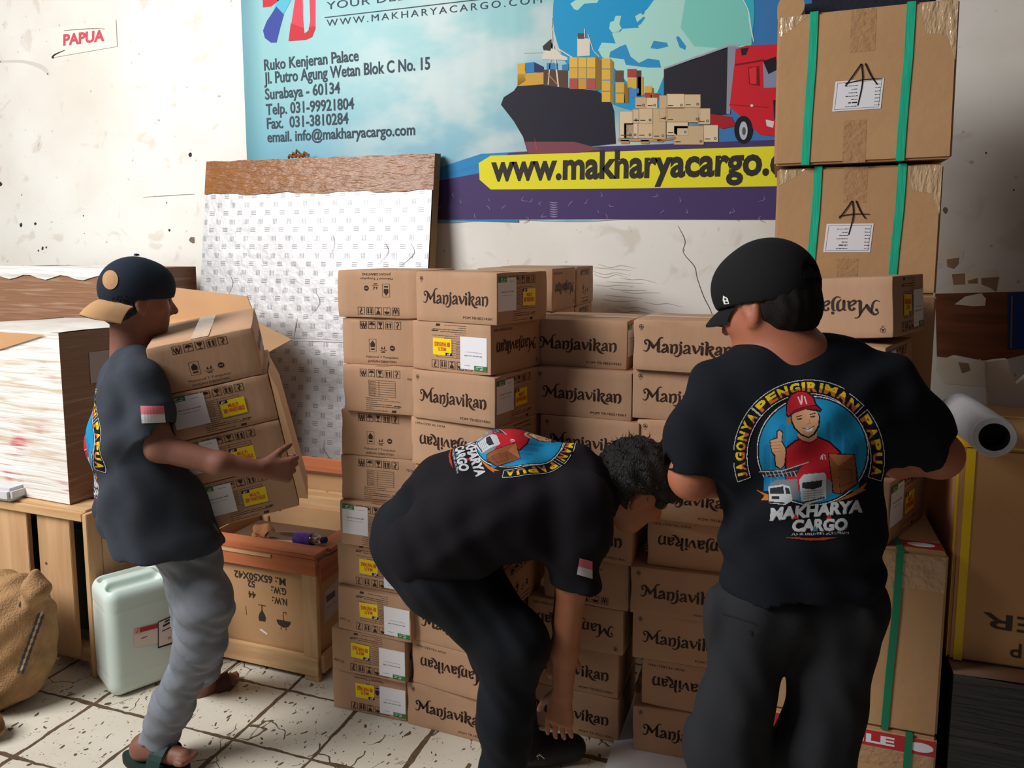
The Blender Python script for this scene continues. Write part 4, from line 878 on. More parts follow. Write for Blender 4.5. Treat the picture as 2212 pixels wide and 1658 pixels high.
# ------------------------------------------------------------------ jerrycan
JC = bpy.data.materials.new('translucent_jerrycan'); JC.use_nodes = True; jb = JC.node_tree.nodes['Principled BSDF']
jb.inputs['Base Color'].default_value = lin((210, 222, 214)); jb.inputs['Roughness'].default_value = .35; jb.inputs['Subsurface Weight'].default_value = .6; jb.inputs['Subsurface Radius'].default_value = (.03, .05, .05); jb.inputs['Subsurface Scale'].default_value = .6; jb.inputs['Specular IOR Level'].default_value = .4
ja = math.radians(62); jx, jy = -2.205, 1.972                      # nearest vertical edge; the wide face runs back to the right
Rj = np.array([[math.cos(ja), -math.sin(ja), 0], [math.sin(ja), math.cos(ja), 0], [0, 0, 1]])
JW, JD, JH = .29, .215, .405
cen = np.array([jx, jy, 0])+Rj@np.array([JW/2-.004, JD/2-.02, JH/2])
v = Vol(cen-np.array([.27, .27, .24]), cen+np.array([.27, .27, .26]), .005)
v.rbox(cen, (JW/2, JD/2, JH/2), .042, R=Rj)
tp = cen+np.array([0, 0, JH/2])
for sg in (-1, 1): v.rbox(tp+Rj@np.array([-.035, sg*.052, .012]), (.092, .030, .040), .02, .006, Rj, sub=True)
v.rbox(tp+Rj@np.array([-.035, 0, -.008]), (.09, .022, .014), .012, .008, Rj)
v.rbox(tp+Rj@np.array([.108, 0, .02]), (.05, .15, .03), .01, .01, Rj, sub=True); v.cone(tp+Rj@np.array([.106, 0, -.02]), tp+Rj@np.array([.106, 0, .006]), .03, .03, .006)
for zz in (-.125, .12): 
    for sg in (-1, 1): v.cone(cen+Rj@np.array([-JW, sg*(JD/2+.004), zz]), cen+Rj@np.array([JW, sg*(JD/2+.004), zz]), .0055, .0055, .004, sub=True); v.cone(cen+Rj@np.array([sg*(JW/2+.004), -JD, zz]), cen+Rj@np.array([sg*(JW/2+.004), JD, zz]), .0055, .0055, .004, sub=True)
jo = v.build('can_body', JC); jr = empty('jerrycan', tuple(cen*np.array([1, 1, 0]))); upd(); jo.parent = jr; jo.matrix_parent_inverse = jr.matrix_world.inverted(); tag(jr, 'pale translucent white plastic jerrycan of liquid on the floor beside the crate', 'jerrycan')
q = MB(); tc_ = tp+Rj@np.array([.106, 0, .004]); q.lathe([(0, .028), (.03, .028), (.034, .022), (.034, 0), (0, 0)], mat('dark_cap', (34, 38, 40), .5), Matrix.Translation(tc_)); o = q.build('screw_cap', smooth=False); o.parent = jr; o.matrix_parent_inverse = jr.matrix_world.inverted()
jt = bvh(jo); 
def jdec(name, polys, off=.0015):
    q = MB()
    for pts, m_, k in polys:
        n = 4
        if len(pts) == 4:
            for i in range(n):
                for j in range(n):
                    def L_(s, t): a_ = Vector(pts[0]).lerp(Vector(pts[1]), s); b2 = Vector(pts[3]).lerp(Vector(pts[2]), s); return a_.lerp(b2, t)
                    c4 = [L_(i/n, j/n), L_((i+1)/n, j/n), L_((i+1)/n, (j+1)/n), L_(i/n, (j+1)/n)]; w4 = [drape(jt, c.x, c.y, off+k*.0006) for c in c4]
                    if all(w4): q.face(w4, m_)
    o = q.build(name); o.parent = jr; o.matrix_parent_inverse = jr.matrix_world.inverted(); return o
LBL = mat('pale_label', (222, 206, 196), .5); 
jdec('address_label', [([(290, 1359), (343, 1345), (341, 1388), (290, 1398)], LBL, 0), ([(290, 1359), (343, 1345), (343, 1355), (290, 1369)], mat('label_red', (176, 48, 50), .5), 1), ([(290, 1359), (302, 1356), (302, 1367), (290, 1370)], mat('label_pink', (220, 160, 156), .5), 2), ([(293, 1367), (298, 1359), (300, 1359), (296, 1367)], RED, 3), ([(305, 1378), (318, 1373), (318, 1374.5), (305, 1379.5)], BLACK, 1)])
jdec('product_label', [([(341, 1343), (386, 1323), (386, 1386), (341, 1400)], BLACK, 1), ([(343, 1344), (386, 1326), (386, 1382), (343, 1396)], LBL, 2), ([(352, 1350), (374, 1338), (374, 1342), (352, 1354)], BLACK, 3), ([(354, 1346), (358, 1340), (370, 1334), (372, 1336)], BLACK, 3), ([(350, 1362), (376, 1350), (376, 1352), (350, 1364)], BLACK, 3), ([(363, 1376), (369, 1373), (369, 1379), (363, 1381)], GREY, 3)])
# ------------------------------------------------------------------ open crate with an inner carton
c2 = empty('open_crate', (-1.566, 2.31, 0), math.radians(-.5)); tag(c2, 'open wooden-framed crate holding a printed brown carton, beside the left stack', 'crate')
CW2, CD2, CH2 = .62, .52, .475
for x in (-CW2, -.052):
    for y in (0, CD2-.05): bx('post', (x-.012, y+.003, .03 if y else .0), (x+.052, y+.023, CH2-.06), WZ, c2)
bx('rail', (-CW2, 0, .02), (0, .018, .095), WX, c2); bx('top_rail', (-CW2, 0, CH2-.065), (0, .018, CH2), OX, c2); bx('top_rail', (-CW2, -.004, CH2-.018), (-.19, 0.0, CH2-.002), WX, c2)
bx('side_rail', (-.004, .018, CH2-.09), (.014, CD2, CH2-.012), OY, c2); bx('side_rail', (-.004, .018, .03), (.014, CD2, .10), WY, c2); bx('rail', (-CW2, CD2-.02, .02), (0, CD2, .10), WX, c2); bx('top_rail', (-CW2, CD2-.02, CH2-.02), (0, CD2, CH2+.045), WX, c2); bx('rail', (-CW2, CD2+.0, .18), (0, CD2+.02, .25), WX, c2)
bx('top_board', (-CW2+.01, .0, CH2), (-.002, .085, CH2+.016), OX, c2)
bx('top_board', (-.07, .085, CH2), (.012, CD2-.02, CH2+.012), OY, c2)
q = MB(); i0, i1, j0, j1, k1 = -CW2+.006, -.012, .024, CD2-.03, CH2-.03
for lo, hi in (((i0, j0, .06), (i1, j0+.006, k1)), ((i0, j1-.006, .06), (i1, j1, k1+.03)), ((i0, j0, .06), (i0+.006, j1, k1)), ((i1-.006, j0, .06), (i1, j1, k1)), ((i0, j0, .055), (i1, j1, .062))): q.box(lo, hi, KRAFT)
ic = q.build('inner_carton', c2)
a = Art(lambda x, z, k: (x, j0-.0004-k*.0004, z)); ST = mat('stencil_ink', (60, 50, 40), .7)
def stx(body, xr, z, h, wd): a.text(body, xr, z, ST, 1, h=h, width=wd, bold=.03, rot=math.pi)
# lettering printed upside down
stx('M.: 65X50X42', -.150, .372, .027, .235); stx('G.W.:', -.148, .333, .025, .068); stx('52', -.290, .341, .025, .034); stx('N.W.:', -.146, .292, .025, .068); stx('44', -.288, .298, .025, .034)
ux, uz = -.165, .205
a.poly([(ux+.032*math.cos(math.pi+t*math.pi/8), uz+.028*math.sin(math.pi+t*math.pi/8)) for t in range(9)], ST); a.brush([(ux, uz, .0015), (ux, uz+.03, .0015), (ux+.012, uz+.034, .0015), (ux+.012, uz+.026, .0012)], ST); a.line([(ux-.012, uz-.03), (ux-.012, uz-.036)], .003, ST); a.line([(ux+.01, uz-.03), (ux+.01, uz-.036)], .003, ST)
gx_ = -.262; a.poly([(gx_-.018, .196), (gx_+.018, .196), (gx_+.012, .215), (gx_+.003, .228), (gx_-.003, .228), (gx_-.012, .215)], ST); a.line([(gx_, .228), (gx_, .25)], .004, ST); a.line([(gx_-.016, .25), (gx_+.016, .25)], .003, ST); a.rect(gx_-.016, .186, gx_+.014, .197, ST)
a.line([(-.335, .2), (-.337, .235)], .002, ST); a.build('carton_print', ic)
a = Art(lambda x, z, k: (.0145-.0262+k*.0006, x, z)); a.poly([(.06, .20), (.20, .22), (.21, .345), (.07, .32)], mat('faded_label', (178, 168, 160), .6), 1); a.rect(.08, .275, .14, .30, mat('grey_print', (88, 84, 84), .6), 2); a.greek(.08, .18, .25, .005, GREY, 2, 3); a.build('side_label', ic)
a = Art(lambda x, z, k: (x, j0-.0004-k*.0004, z)); a.poly([(-.278, .150), (-.243, .134), (-.240, .140), (-.268, .154)], PAPER, 1); a.build('torn_scrap', ic)
# rubbish in it: bottle, crumpled paper
bt = empty('plastic_bottle'); tag(bt, 'clear water bottle with purple label and dark blue cap lying in the open crate', 'bottle')
pb0, pb1 = atY(578, 1160, 2.47), atY(703, 1166, 2.42); dv = (pb1-pb0).normalized(); bt.matrix_world = Matrix.Translation(pb0) @ dv.to_track_quat('Z', 'Y').to_matrix().to_4x4(); Lb = (pb1-pb0).length
PET = mat('clear_bottle_plastic', (236, 240, 244), .06, trans=1.0, spec=.5); q = MB(); q.lathe([(0, 0), (.02, .002), (.024, .01), (.023, .03), (.025, .045), (.023, .06), (.025, .09), (.025, Lb-.06), (.018, Lb-.035), (.010, Lb-.02), (.010, Lb-.012), (0, Lb-.012)], PET); q.build('bottle_body', bt, smooth=True)
q = MB(); q.lathe([(.0256, Lb*.52), (.0256, Lb*.80)], mat('purple_label', (104, 72, 168), .35, var=.3, vscale=40)); lbp = q.build('bottle_label', bt, smooth=True)
q = MB(); q.lathe([(0, Lb+.002), (.0125, Lb+.001), (.013, Lb-.016), (.0, Lb-.016)], mat('blue_cap', (28, 40, 96), .4)); q.build('bottle_cap', bt)
cp = atY(572, 1148, 2.56); v = Vol(cp-Vector((.09, .07, .06)), cp+Vector((.09, .07, .06)), .004); v.ell(cp, (.045, .035, .03), .02); v.fold(lambda x, y, z: .010*np.sin(90*x+40*z)*np.sin(70*y-60*z)+.006*np.sin(120*z+60*x)); tag(v.build('crumpled_paper', mat('crumpled_brown_paper', (150, 98, 62), .85, var=.1, bump=.5, bscale=60)), 'crumpled brown paper lying in the open crate behind the bottle', 'paper')
q = MB(); q.box((-2.14, 2.42, .40), (-1.62, 2.74, .412), mat('dark_cardboard_layer', (96, 72, 52), .9)); tag(q.build('cardboard_sheet'), 'brown cardboard sheet inside the open crate under the bottle', 'cardboard')
# second frame further back, against the board
c3 = empty('weathered_crate', (-1.60, 2.86, 0)); tag(c3, 'weathered wooden frame of another crate behind the open crate', 'crate')
for z, m_ in ((.62, OX), (.47, WX), (.20, WX)): bx('rail', (-.62, 0, z), (.12, .022, z+.06), m_, c3)
for x in (-.60, .02): bx('post', (x, .022, 0), (x+.05, .06, .68), WZ, c3)
q = MB(); q.box((-.61, .03, .04), (.11, .09, .60), KRAFT); q.build('inner_carton', c3, bevel=.003)
# ------------------------------------------------------------------ foil board leaning on the wall
def foil_mat():
    m = bpy.data.materials.new('embossed_foil'); m.use_nodes = True; nt = m.node_tree; N = nt.nodes; L = nt.links; b = N['Principled BSDF']
    tc = N.new('ShaderNodeTexCoord'); sp = N.new('ShaderNodeSeparateXYZ'); L.new(tc.outputs['Object'], sp.inputs[0])
    def mth(op, a, c=None):
        n = N.new('ShaderNodeMath'); n.operation = op
        for i, x in enumerate((a, c)):
            if x is None: continue
            if isinstance(x, (int, float)): n.inputs[i].default_value = x
            else: L.new(x, n.inputs[i])
        return n.outputs[0]
    def cell(s, off, per, wd): f = mth('FRACT', mth('DIVIDE', mth('ADD', s, off), per)); return mth('LESS_THAN', mth('ABSOLUTE', mth('SUBTRACT', f, .5)), wd)
    per = .085
    A = mth('MULTIPLY', cell(sp.outputs[0], 0, per, .17), cell(sp.outputs[2], 0, per, .15)); B = mth('MULTIPLY', cell(sp.outputs[0], per/2, per, .17), cell(sp.outputs[2], per/2, per, .15))
    h1 = mth('LESS_THAN', mth('FRACT', mth('DIVIDE', sp.outputs[0], .0085)), .5); h2 = mth('LESS_THAN', mth('FRACT', mth('DIVIDE', sp.outputs[2], .0085)), .5)
    pat = mth('MAXIMUM', mth('MULTIPLY', A, h1), mth('MULTIPLY', B, h2))
    n = N.new('ShaderNodeTexNoise'); n.inputs['Scale'].default_value = 22; n.inputs['Detail'].default_value = 6; L.new(tc.outputs['Object'], n.inputs['Vector'])
    x = N.new('ShaderNodeMixRGB'); L.new(pat, x.inputs[0]); x.inputs[1].default_value = lin((192, 190, 191)); x.inputs[2].default_value = lin((138, 136, 137)); L.new(x.outputs[0], b.inputs['Base Color'])
    b.inputs['Metallic'].default_value = .6; b.inputs['Roughness'].default_value = .5
    hh = mth('ADD', mth('MULTIPLY', pat, .6), n.outputs['Fac']); bp = N.new('ShaderNodeBump'); bp.inputs['Strength'].default_value = .5; bp.inputs['Distance'].default_value = .006; L.new(hh, bp.inputs['Height']); L.new(bp.outputs[0], b.inputs['Normal']); return m
FOIL = foil_mat()
fb = empty('foil_board', (-2.185, 3.02, 0)); tag(fb, 'tall silver foil-covered board with a brown-taped top edge, leaning on the wall under the banner', 'board')
bw = 1.29
def leaning(z): return .30*(z/2.05)                                # y offset of the front face
q = MB()
for (za, zb, k) in ((0.02, 1.17, -.006), (1.17, 1.93, 0)):
    n = 14
    for i in range(n):
        for j in range(6):
            xa, xb = -bw/2+bw*i/n, -bw/2+bw*(i+1)/n; z0, z1 = za+(zb-za)*j/6, za+(zb-za)*(j+1)/6
            def pt(x, z): return (x, leaning(z)+(.012*math.sin(4.5*(z-za)) if k else .0)*1.0+.0025*math.sin(11*x+5*z)*math.sin(7*z), z)
            q.face([pt(xa, z0), pt(xb, z0), pt(xb, z1), pt(xa, z1)], FOIL)
fo = q.build('foil_face', fb, smooth=True)
q = MB(); BRD = mat('board_edge', (150, 122, 92), .8)
q.mesh([(-bw/2, leaning(0)+.012, 0), (bw/2, leaning(0)+.012, 0), (bw/2, leaning(2.05)+.012, 2.045), (-bw/2, leaning(2.05)+.012, 2.045), (-bw/2+.01, leaning(0)+.055, 0), (bw/2+.01, leaning(0)+.055, 0), (bw/2+.01, leaning(2.05)+.055, 2.05), (-bw/2, leaning(2.05)+.055, 2.05)], [(0, 1, 2, 3), (5, 4, 7, 6), (1, 5, 6, 2), (4, 0, 3, 7), (3, 2, 6, 7), (4, 5, 1, 0)], BRD); q.build('board_core', fb)
q = MB(); n = 26
def tp_(i, t): 
    x = -bw/2-.004+(bw+.012)*i/n; z = 1.885-.010*i/n+.005*math.sin(i*.8)*(1-t)+.003*math.sin(i*2.1)*(1-t)+t*(2.055-1.885)+t*.003*math.sin(i*1.7); return (x, leaning(z)-.004-.0012*abs(math.sin(i*1.3+t*3)), z)
for i in range(n):
    for j in range(3): q.face([tp_(i, j/3), tp_(i+1, j/3), tp_(i+1, (j+1)/3), tp_(i, (j+1)/3)], TAPEB)
    a_, b2 = tp_(i, 1), tp_(i+1, 1); q.face([a_, b2, (b2[0], b2[1]+.06, b2[2]+.003), (a_[0], a_[1]+.06, a_[2]+.003)], TAPEB)
q.build('brown_tape', fb)
q = MB()
for k in range(5): q.tube([(-.17+.02*k, leaning(2.06)+.03, 2.06), (-.16+.022*k, leaning(2.06)+.02, 2.07+.012*(k % 3)), (-.13+.02*k, leaning(2.06)+.03, 2.066)], .007, TAPEB, 6)
q.build('tape_tuft', fb)
a = Art(lambda x, z, k: (x, leaning(z)-.003-k*.0006+(.012*math.sin(4.5*(z-.02)) if z < 1.17 else 0), z)); GL = mat('foil_fold', (206, 204, 202), .4); DK = mat('foil_scratch', (110, 106, 104), .4)
a.brush([(-.64, 1.165, .002), (-.2, 1.162, .003), (.3, 1.166, .002), (.64, 1.17, .002)], GL)
for i in range(12):
    x, z = RND.uniform(-.5, .6), RND.uniform(.7, 1.8); a.brush([(x, z, .0004), (x+RND.uniform(-.03, .03), z-.05, .0012), (x+RND.uniform(-.05, .05), z-.11, .0004)], DK)
a.build('creases', fb)
# ------------------------------------------------------------------ right edge: yellow-strapped box, tube, black bundle, foam
yb = empty('yellow_strapped_box', (.412, 1.99, 0)); tag(yb, 'large brown box with yellow straps and upside-down lettering at the right edge', 'box')
bx('box_body', (0, 0, .63), (.85, .58, 1.145), mat('golden_kraft', (186, 138, 92), .8, var=.05, vscale=5, bump=.1, bscale=30), yb, .005)
YS = mat('yellow_strap', (232, 190, 16), .45)
q = MB(); q.box((.012, -.002, .629), (.03, .0, 1.147), YS); q.box((.012, -.002, 1.145), (.03, .58, 1.147), YS); q.build('strap', yb)
q = MB(); q.box((0, .006, 1.1455), (.85, .02, 1.1475), YS); q.box((-.0015, .006, .63), (.0, .02, 1.1475), YS); q.build('strap', yb)
q = MB(); q.box((0, .40, 1.1455), (.85, .41, 1.1475), YS); q.build('strap', yb)
a = Art(lambda x, z, k: (x, -.0006-k*.0004, z)); 
a.text('LAYER', .372, .755, ST, 1, h=.036, width=.305, bold=.012, rot=math.pi); a.text('P', .150, .69, ST, 1, h=.034, bold=.012, rot=math.pi); a.build('box_lettering', yb)
tu = empty('film_roll'); tag(tu, 'grey-white plastic film roll with a dark hollow core lying on the yellow-strapped box', 'roll')
t0, t1 = P(2146, 945, 1.93), P(2065, 870, 2.32); t0.z = 1.145+.047; t1.z = 1.145+.047; dv = (t1-t0).normalized(); t0 = atZ(2148, 944, 1.193); t1 = atZ(2072, 888, 1.193); dv = (t1-t0).normalized(); LT = (t1-t0).length; tu.matrix_world = Matrix.Translation(t0) @ dv.to_track_quat('Z', 'Y').to_matrix().to_4x4()
q = MB(); q.lathe([(.031, .06), (.031, 0), (.043, 0), (.046, .006), (.046, LT), (.0, LT)], mat('grey_film', (182, 180, 182), .35, var=.05, vscale=20, bump=.3, bscale=20), n=36); q.build('roll_body', tu, smooth=False)
q = MB(); q.lathe([(0, .05), (.031, .05)], mat('roll_dark_core', (30, 26, 24), .9)); q.lathe([(.0305, .05), (.0305, .001)], mat('roll_dark_core', (30, 26, 24), .9)); q.build('core', tu)
bb = wrapped('black_wrapped_box', (.415, 1.93, 0), 0, (0, 0, 0.001), (.9, .6, .622), film_mat('black_stretch_film', (18, 18, 20), (58, 56, 58), (.55, .8)), FILMD, film_mat('black_stretch_film_side', (16, 16, 18), (40, 40, 42), (.6, .85)), 'black film-wrapped box under the yellow-strapped box at the lower right corner')
a = Art(); a.poly([(.175, .62), (.3, .61), (.3, .36), (.25, .48), (.19, .58)], PAPER, 1); a.build('white_label', bb)
q = MB(); nf = 8; vs = []
pts = [atY(*p, 2.63) for p in [(2132, 782), (2150, 778), (2176, 776), (2182, 800), (2196, 830), (2220, 810), (2280, 806), (2280, 930), (2140, 921), (2136, 860)]]
q.face(pts, mat('white_styrofoam', (216, 206, 190), .8, var=.05)); q.face([p+Vector((0, .03, 0)) for p in pts][::-1], MATS['white_styrofoam'])
for i in range(len(pts)): j = (i+1) % len(pts); q.face([pts[j], pts[i], pts[i]+Vector((0, .03, 0)), pts[j]+Vector((0, .03, 0))], MATS['white_styrofoam'])
tag(q.build('styrofoam_sheet'), 'broken white foam panel standing behind the yellow-strapped box at the right edge', 'panel')
# ------------------------------------------------------------------ people
SKIN1 = mat('skin_dark_tan', (128, 84, 68), .55, var=.06, vscale=30, bump=.06, bscale=300, spec=.35); SKIN2 = mat('skin_tan', (166, 106, 74), .55, var=.06, vscale=30, bump=.06, bscale=300, spec=.35); SKIN3 = mat('skin_warm_tan', (164, 98, 72), .5, var=.05, vscale=30, bump=.06, bscale=300, spec=.4)
HAIR = mat('black_hair', (20, 17, 17), .55, spec=.4, bump=.9, bscale=260, stretch=(1, 1, .3))
TEE1 = mat('navy_black_cotton', (58, 63, 71), .95, var=.08, vscale=20, bump=.12, bscale=420, spec=.12); TEE2 = mat('black_cotton', (30, 28, 32), .95, var=.06, vscale=20, bump=.12, bscale=420, spec=.12); TEE3 = mat('black_cotton_new', (24, 26, 32), .95, var=.06, vscale=20, bump=.12, bscale=420, spec=.12)
JEAN = mat('grey_denim', (120, 124, 132), .9, var=.16, vscale=14, bump=.15, bscale=500, spec=.15); PANTB = mat('black_trousers', (26, 28, 33), .9, var=.08, vscale=14, bump=.1, bscale=400, spec=.15); PANTG = mat('charcoal_trousers', (40, 41, 44), .9, var=.08, vscale=14, bump=.1, bscale=400, spec=.15)
CAPB = mat('black_cap_cloth', (26, 26, 28), .9, bump=.1, bscale=500, spec=.15); CAPN = mat('navy_cap_cloth', (34, 42, 54), .9, bump=.1, bscale=500, spec=.15); TANC = mat('tan_suede', (176, 136, 96), .9, bump=.1, bscale=400)
RUB = mat('dark_rubber', (30, 28, 28), .7); RUBG = mat('dark_green_rubber', (26, 52, 48), .6)
def J(u, v, d): return np.array(P(u, v, d))
def chain(V, pts, k=.03, grow=0.0, flat=None, ratio=1.0):
    """pts: (u, v, depth, radius in px)"""
    q = [(J(u, v, d), r*d/F+grow) for u, v, d, r in pts]
    for (a, ra), (b, rb) in zip(q[:-1], q[1:]): V.cone(a, b, ra, rb, k, flat, ratio)
FWD = np.array([cf.x, cf.y, 0]); FWD /= np.linalg.norm(FWD); RGT = np.array([cr.x, cr.y, 0])
def volfor(pts, m, h):
    q = np.array([J(u, v, d) for u, v, d, r in pts]); return Vol(q.min(0)-m, q.max(0)+m, h)
def hand(V, wrist, fwd, palm_n, side, L=.17, curl=.5, spread=.10, r=.0085):
    """palm and five fingers: fwd = along the hand, palm_n = out of the palm, side = towards the thumb"""
    f = np.array(fwd, float); f /= np.linalg.norm(f); n = np.array(palm_n, float); n -= f*(n@f); n /= np.linalg.norm(n); s = np.cross(n, f); s = s if s@np.array(side) > 0 else -s
    w = np.array(wrist, float); pl = L*.5
    for k in (-1, -.33, .33, 1): V.cone(w+s*k*.014+f*.008, w+f*pl+s*k*.029, .014, .0125, .012)
    for i, (k, ln) in enumerate([(1, .40), (.36, .46), (-.3, .43), (-.95, .34)]):
        p = w+f*pl+s*k*.030; d = f+s*k*spread; ang = 0
        for seg, (fr, rr) in enumerate([(.42, 1.0), (.33, .92), (.25, .82)]):
            ang += curl*(.7, 1.0, .8)[seg]*(1+.12*i); dd = d/np.linalg.norm(d)*math.cos(ang)+n*math.sin(ang); e = p+dd*L*ln*fr
            V.cone(p, e, r*rr*1.05, r*rr*.95, .003); p = e
    p = w+f*L*.14+s*.026+n*.006; d = f*.72+s*.62+n*.25; d /= np.linalg.norm(d)
    e = p+d*L*.24; V.cone(p, e, .0135, .0105, .012); d2 = d*.75+f*.5+n*curl*.6; d2 /= np.linalg.norm(d2); e2 = e+d2*L*.17; V.cone(e, e2, .010, .0092, .004); V.cone(e2, e2+d2*L*.10, .0092, .0078, .004)
def head(V, c, face, up, s=1.0):
    """skull, jaw, brow, nose, lips, ears around centre c; face = forward direction"""
    f = np.array(face, float); f /= np.linalg.norm(f); u = np.array(up, float); u -= f*(u@f); u /= np.linalg.norm(u); r = np.cross(f, u); R = np.stack([f, r, u], 1); c = np.array(c, float)
    def at(a, b, z): return c+s*(f*a+r*b+u*z)
    V.ell(at(-.012, 0, .028), (.098*s, .078*s, .090*s), .02, R); V.ell(at(.022, 0, -.03), (.068*s, .062*s, .085*s), .03, R); V.ell(at(.052, 0, -.085), (.030*s, .034*s, .026*s), .03, R)
    V.cone(at(.074, -.030, .022), at(.074, .030, .022), .012*s, .012*s, .014)
    V.cone(at(.086, 0, .012), at(.106, 0, -.022), .008*s, .012*s, .010); V.ell(at(.094, .012, -.027), (.009*s,)*3, .006); V.ell(at(.094, -.012, -.027), (.009*s,)*3, .006)
    for b in (-.031, .031): V.ell(at(.078, b, .004), (.012*s, .016*s, .011*s), .006, R, sub=True); V.ell(at(.069, b, .003), (.012*s, .012*s, .011*s), .002, R); V.ell(at(.052, b*1.45, -.02), (.024*s, .018*s, .02*s), .02, R)
    V.ell(at(.080, 0, -.052), (.012*s, .024*s, .006*s), .006, R); V.ell(at(.078, 0, -.064), (.012*s, .020*s, .007*s), .006, R); V.ell(at(.090, 0, -.0575), (.008*s, .022*s, .002*s), .002, R, sub=True)
    for b in (-1, 1):
        e = at(-.008, b*.078, -.004); V.ell(e, (.020*s, .008*s, .034*s), .006, R); V.ell(e+s*(r*b*.008+f*.003+u*.003), (.010*s, .005*s, .020*s), .004, R, sub=True); V.ell(at(-.001, b*.076, -.034), (.009*s, .006*s, .010*s), .005, R)
    return at, R
def person(name_loc, label):
    r = empty('person', name_loc); tag(r, label, 'person'); upd(); return r
def wave(*ws):
    def fn(x, y, z):
        s = 0
        for a, kx, ky, kz, ph in ws: s = s+a*np.sin(kx*x+ky*y+kz*z+ph+1.3*np.sin(.37*kz*x+.41*kx*z))
        return s
    return fn
def cuff(V, a, b, depth, rr):
    a, b = np.array(a), np.array(b); n = (b-a)/np.linalg.norm(b-a); m = rr+.03
    ix, g = V.sl(a-.22, a+.22); q = np.stack(g, -1)-a.astype(np.float32); t = q@n.astype(np.float32); rad = np.linalg.norm(q-t[..., None]*n.astype(np.float32), axis=-1)
    Dv = V.D[ix]; mk = (rad < rr*1.9) & (t > -.03); Dv[mk] = np.maximum(Dv[mk], t[mk]); V.cone(a-n*depth, a+n*.05, rr-.012, rr-.010, .004, sub=True)
# ---- shirt print, painted once on a fine grid of cells (1 unit = 1 px of the original print)
PX0, PY0, PX1, PY1 = 1585, 815, 1912, 1172; CELL = 1.25
class Paint:
    def __init__(s):
        s.nx = int((PX1-PX0)/CELL); s.ny = int((PY1-PY0)/CELL); s.A = np.full((s.ny, s.nx), -1, np.int16); s.pal = []
        s.X, s.Y = np.meshgrid(PX0+CELL*(np.arange(s.nx)+.5), PY0+CELL*(np.arange(s.ny)+.5))
    def c(s, col):
        if col not in s.pal: s.pal.append(col)
        return s.pal.index(col)
    def poly(s, pts, col):
        pts = np.array(pts, float); a = pts.min(0); b = pts.max(0)
        i0, i1 = max(int((a[1]-PY0)/CELL)-1, 0), min(int((b[1]-PY0)/CELL)+2, s.ny); j0, j1 = max(int((a[0]-PX0)/CELL)-1, 0), min(int((b[0]-PX0)/CELL)+2, s.nx)
        if i1 <= i0 or j1 <= j0: return
        X, Y = s.X[i0:i1, j0:j1], s.Y[i0:i1, j0:j1]; ins = np.zeros(X.shape, bool); n = len(pts)
        for i in range(n):
            x0, y0 = pts[i]; x1, y1 = pts[(i+1) % n]
            if y0 == y1: continue
            ins ^= ((y0 > Y) != (y1 > Y)) & (X < (x1-x0)*(Y-y0)/(y1-y0)+x0)
        s.A[i0:i1, j0:j1][ins] = s.c(col) if col else -1
    def ell(s, x, y, rx, ry, col, rot=0):
        c_, s_ = math.cos(rot), math.sin(rot); s.poly([(x+rx*math.cos(t)*c_-ry*math.sin(t)*s_, y+rx*math.cos(t)*s_+ry*math.sin(t)*c_) for t in np.linspace(0, 2*math.pi, 40)[:-1]], col)
    def line(s, pts, w_, col):
        for (x0, y0), (x1, y1) in zip(pts[:-1], pts[1:]):
            l = math.hypot(x1-x0, y1-y0) or 1; dx, dy = (x1-x0)/l*w_/2, (y1-y0)/l*w_/2; s.poly([(x0-dy-dx, y0+dx-dy), (x0+dy-dx, y0-dx-dy), (x1+dy+dx, y1-dx+dy), (x1-dy+dx, y1+dx+dy)], col)
    def glyph(s, body, f, col, bold=.03):
        vs, fs = glyphs(body, bold)
        if not len(vs): return
        x0, x1 = vs[:, 0].min(), vs[:, 0].max(); q = [f((a-x0)/(x1-x0), b/CAPH()) for a, b in vs]
        for t in fs: s.poly([q[i] for i in t], col)
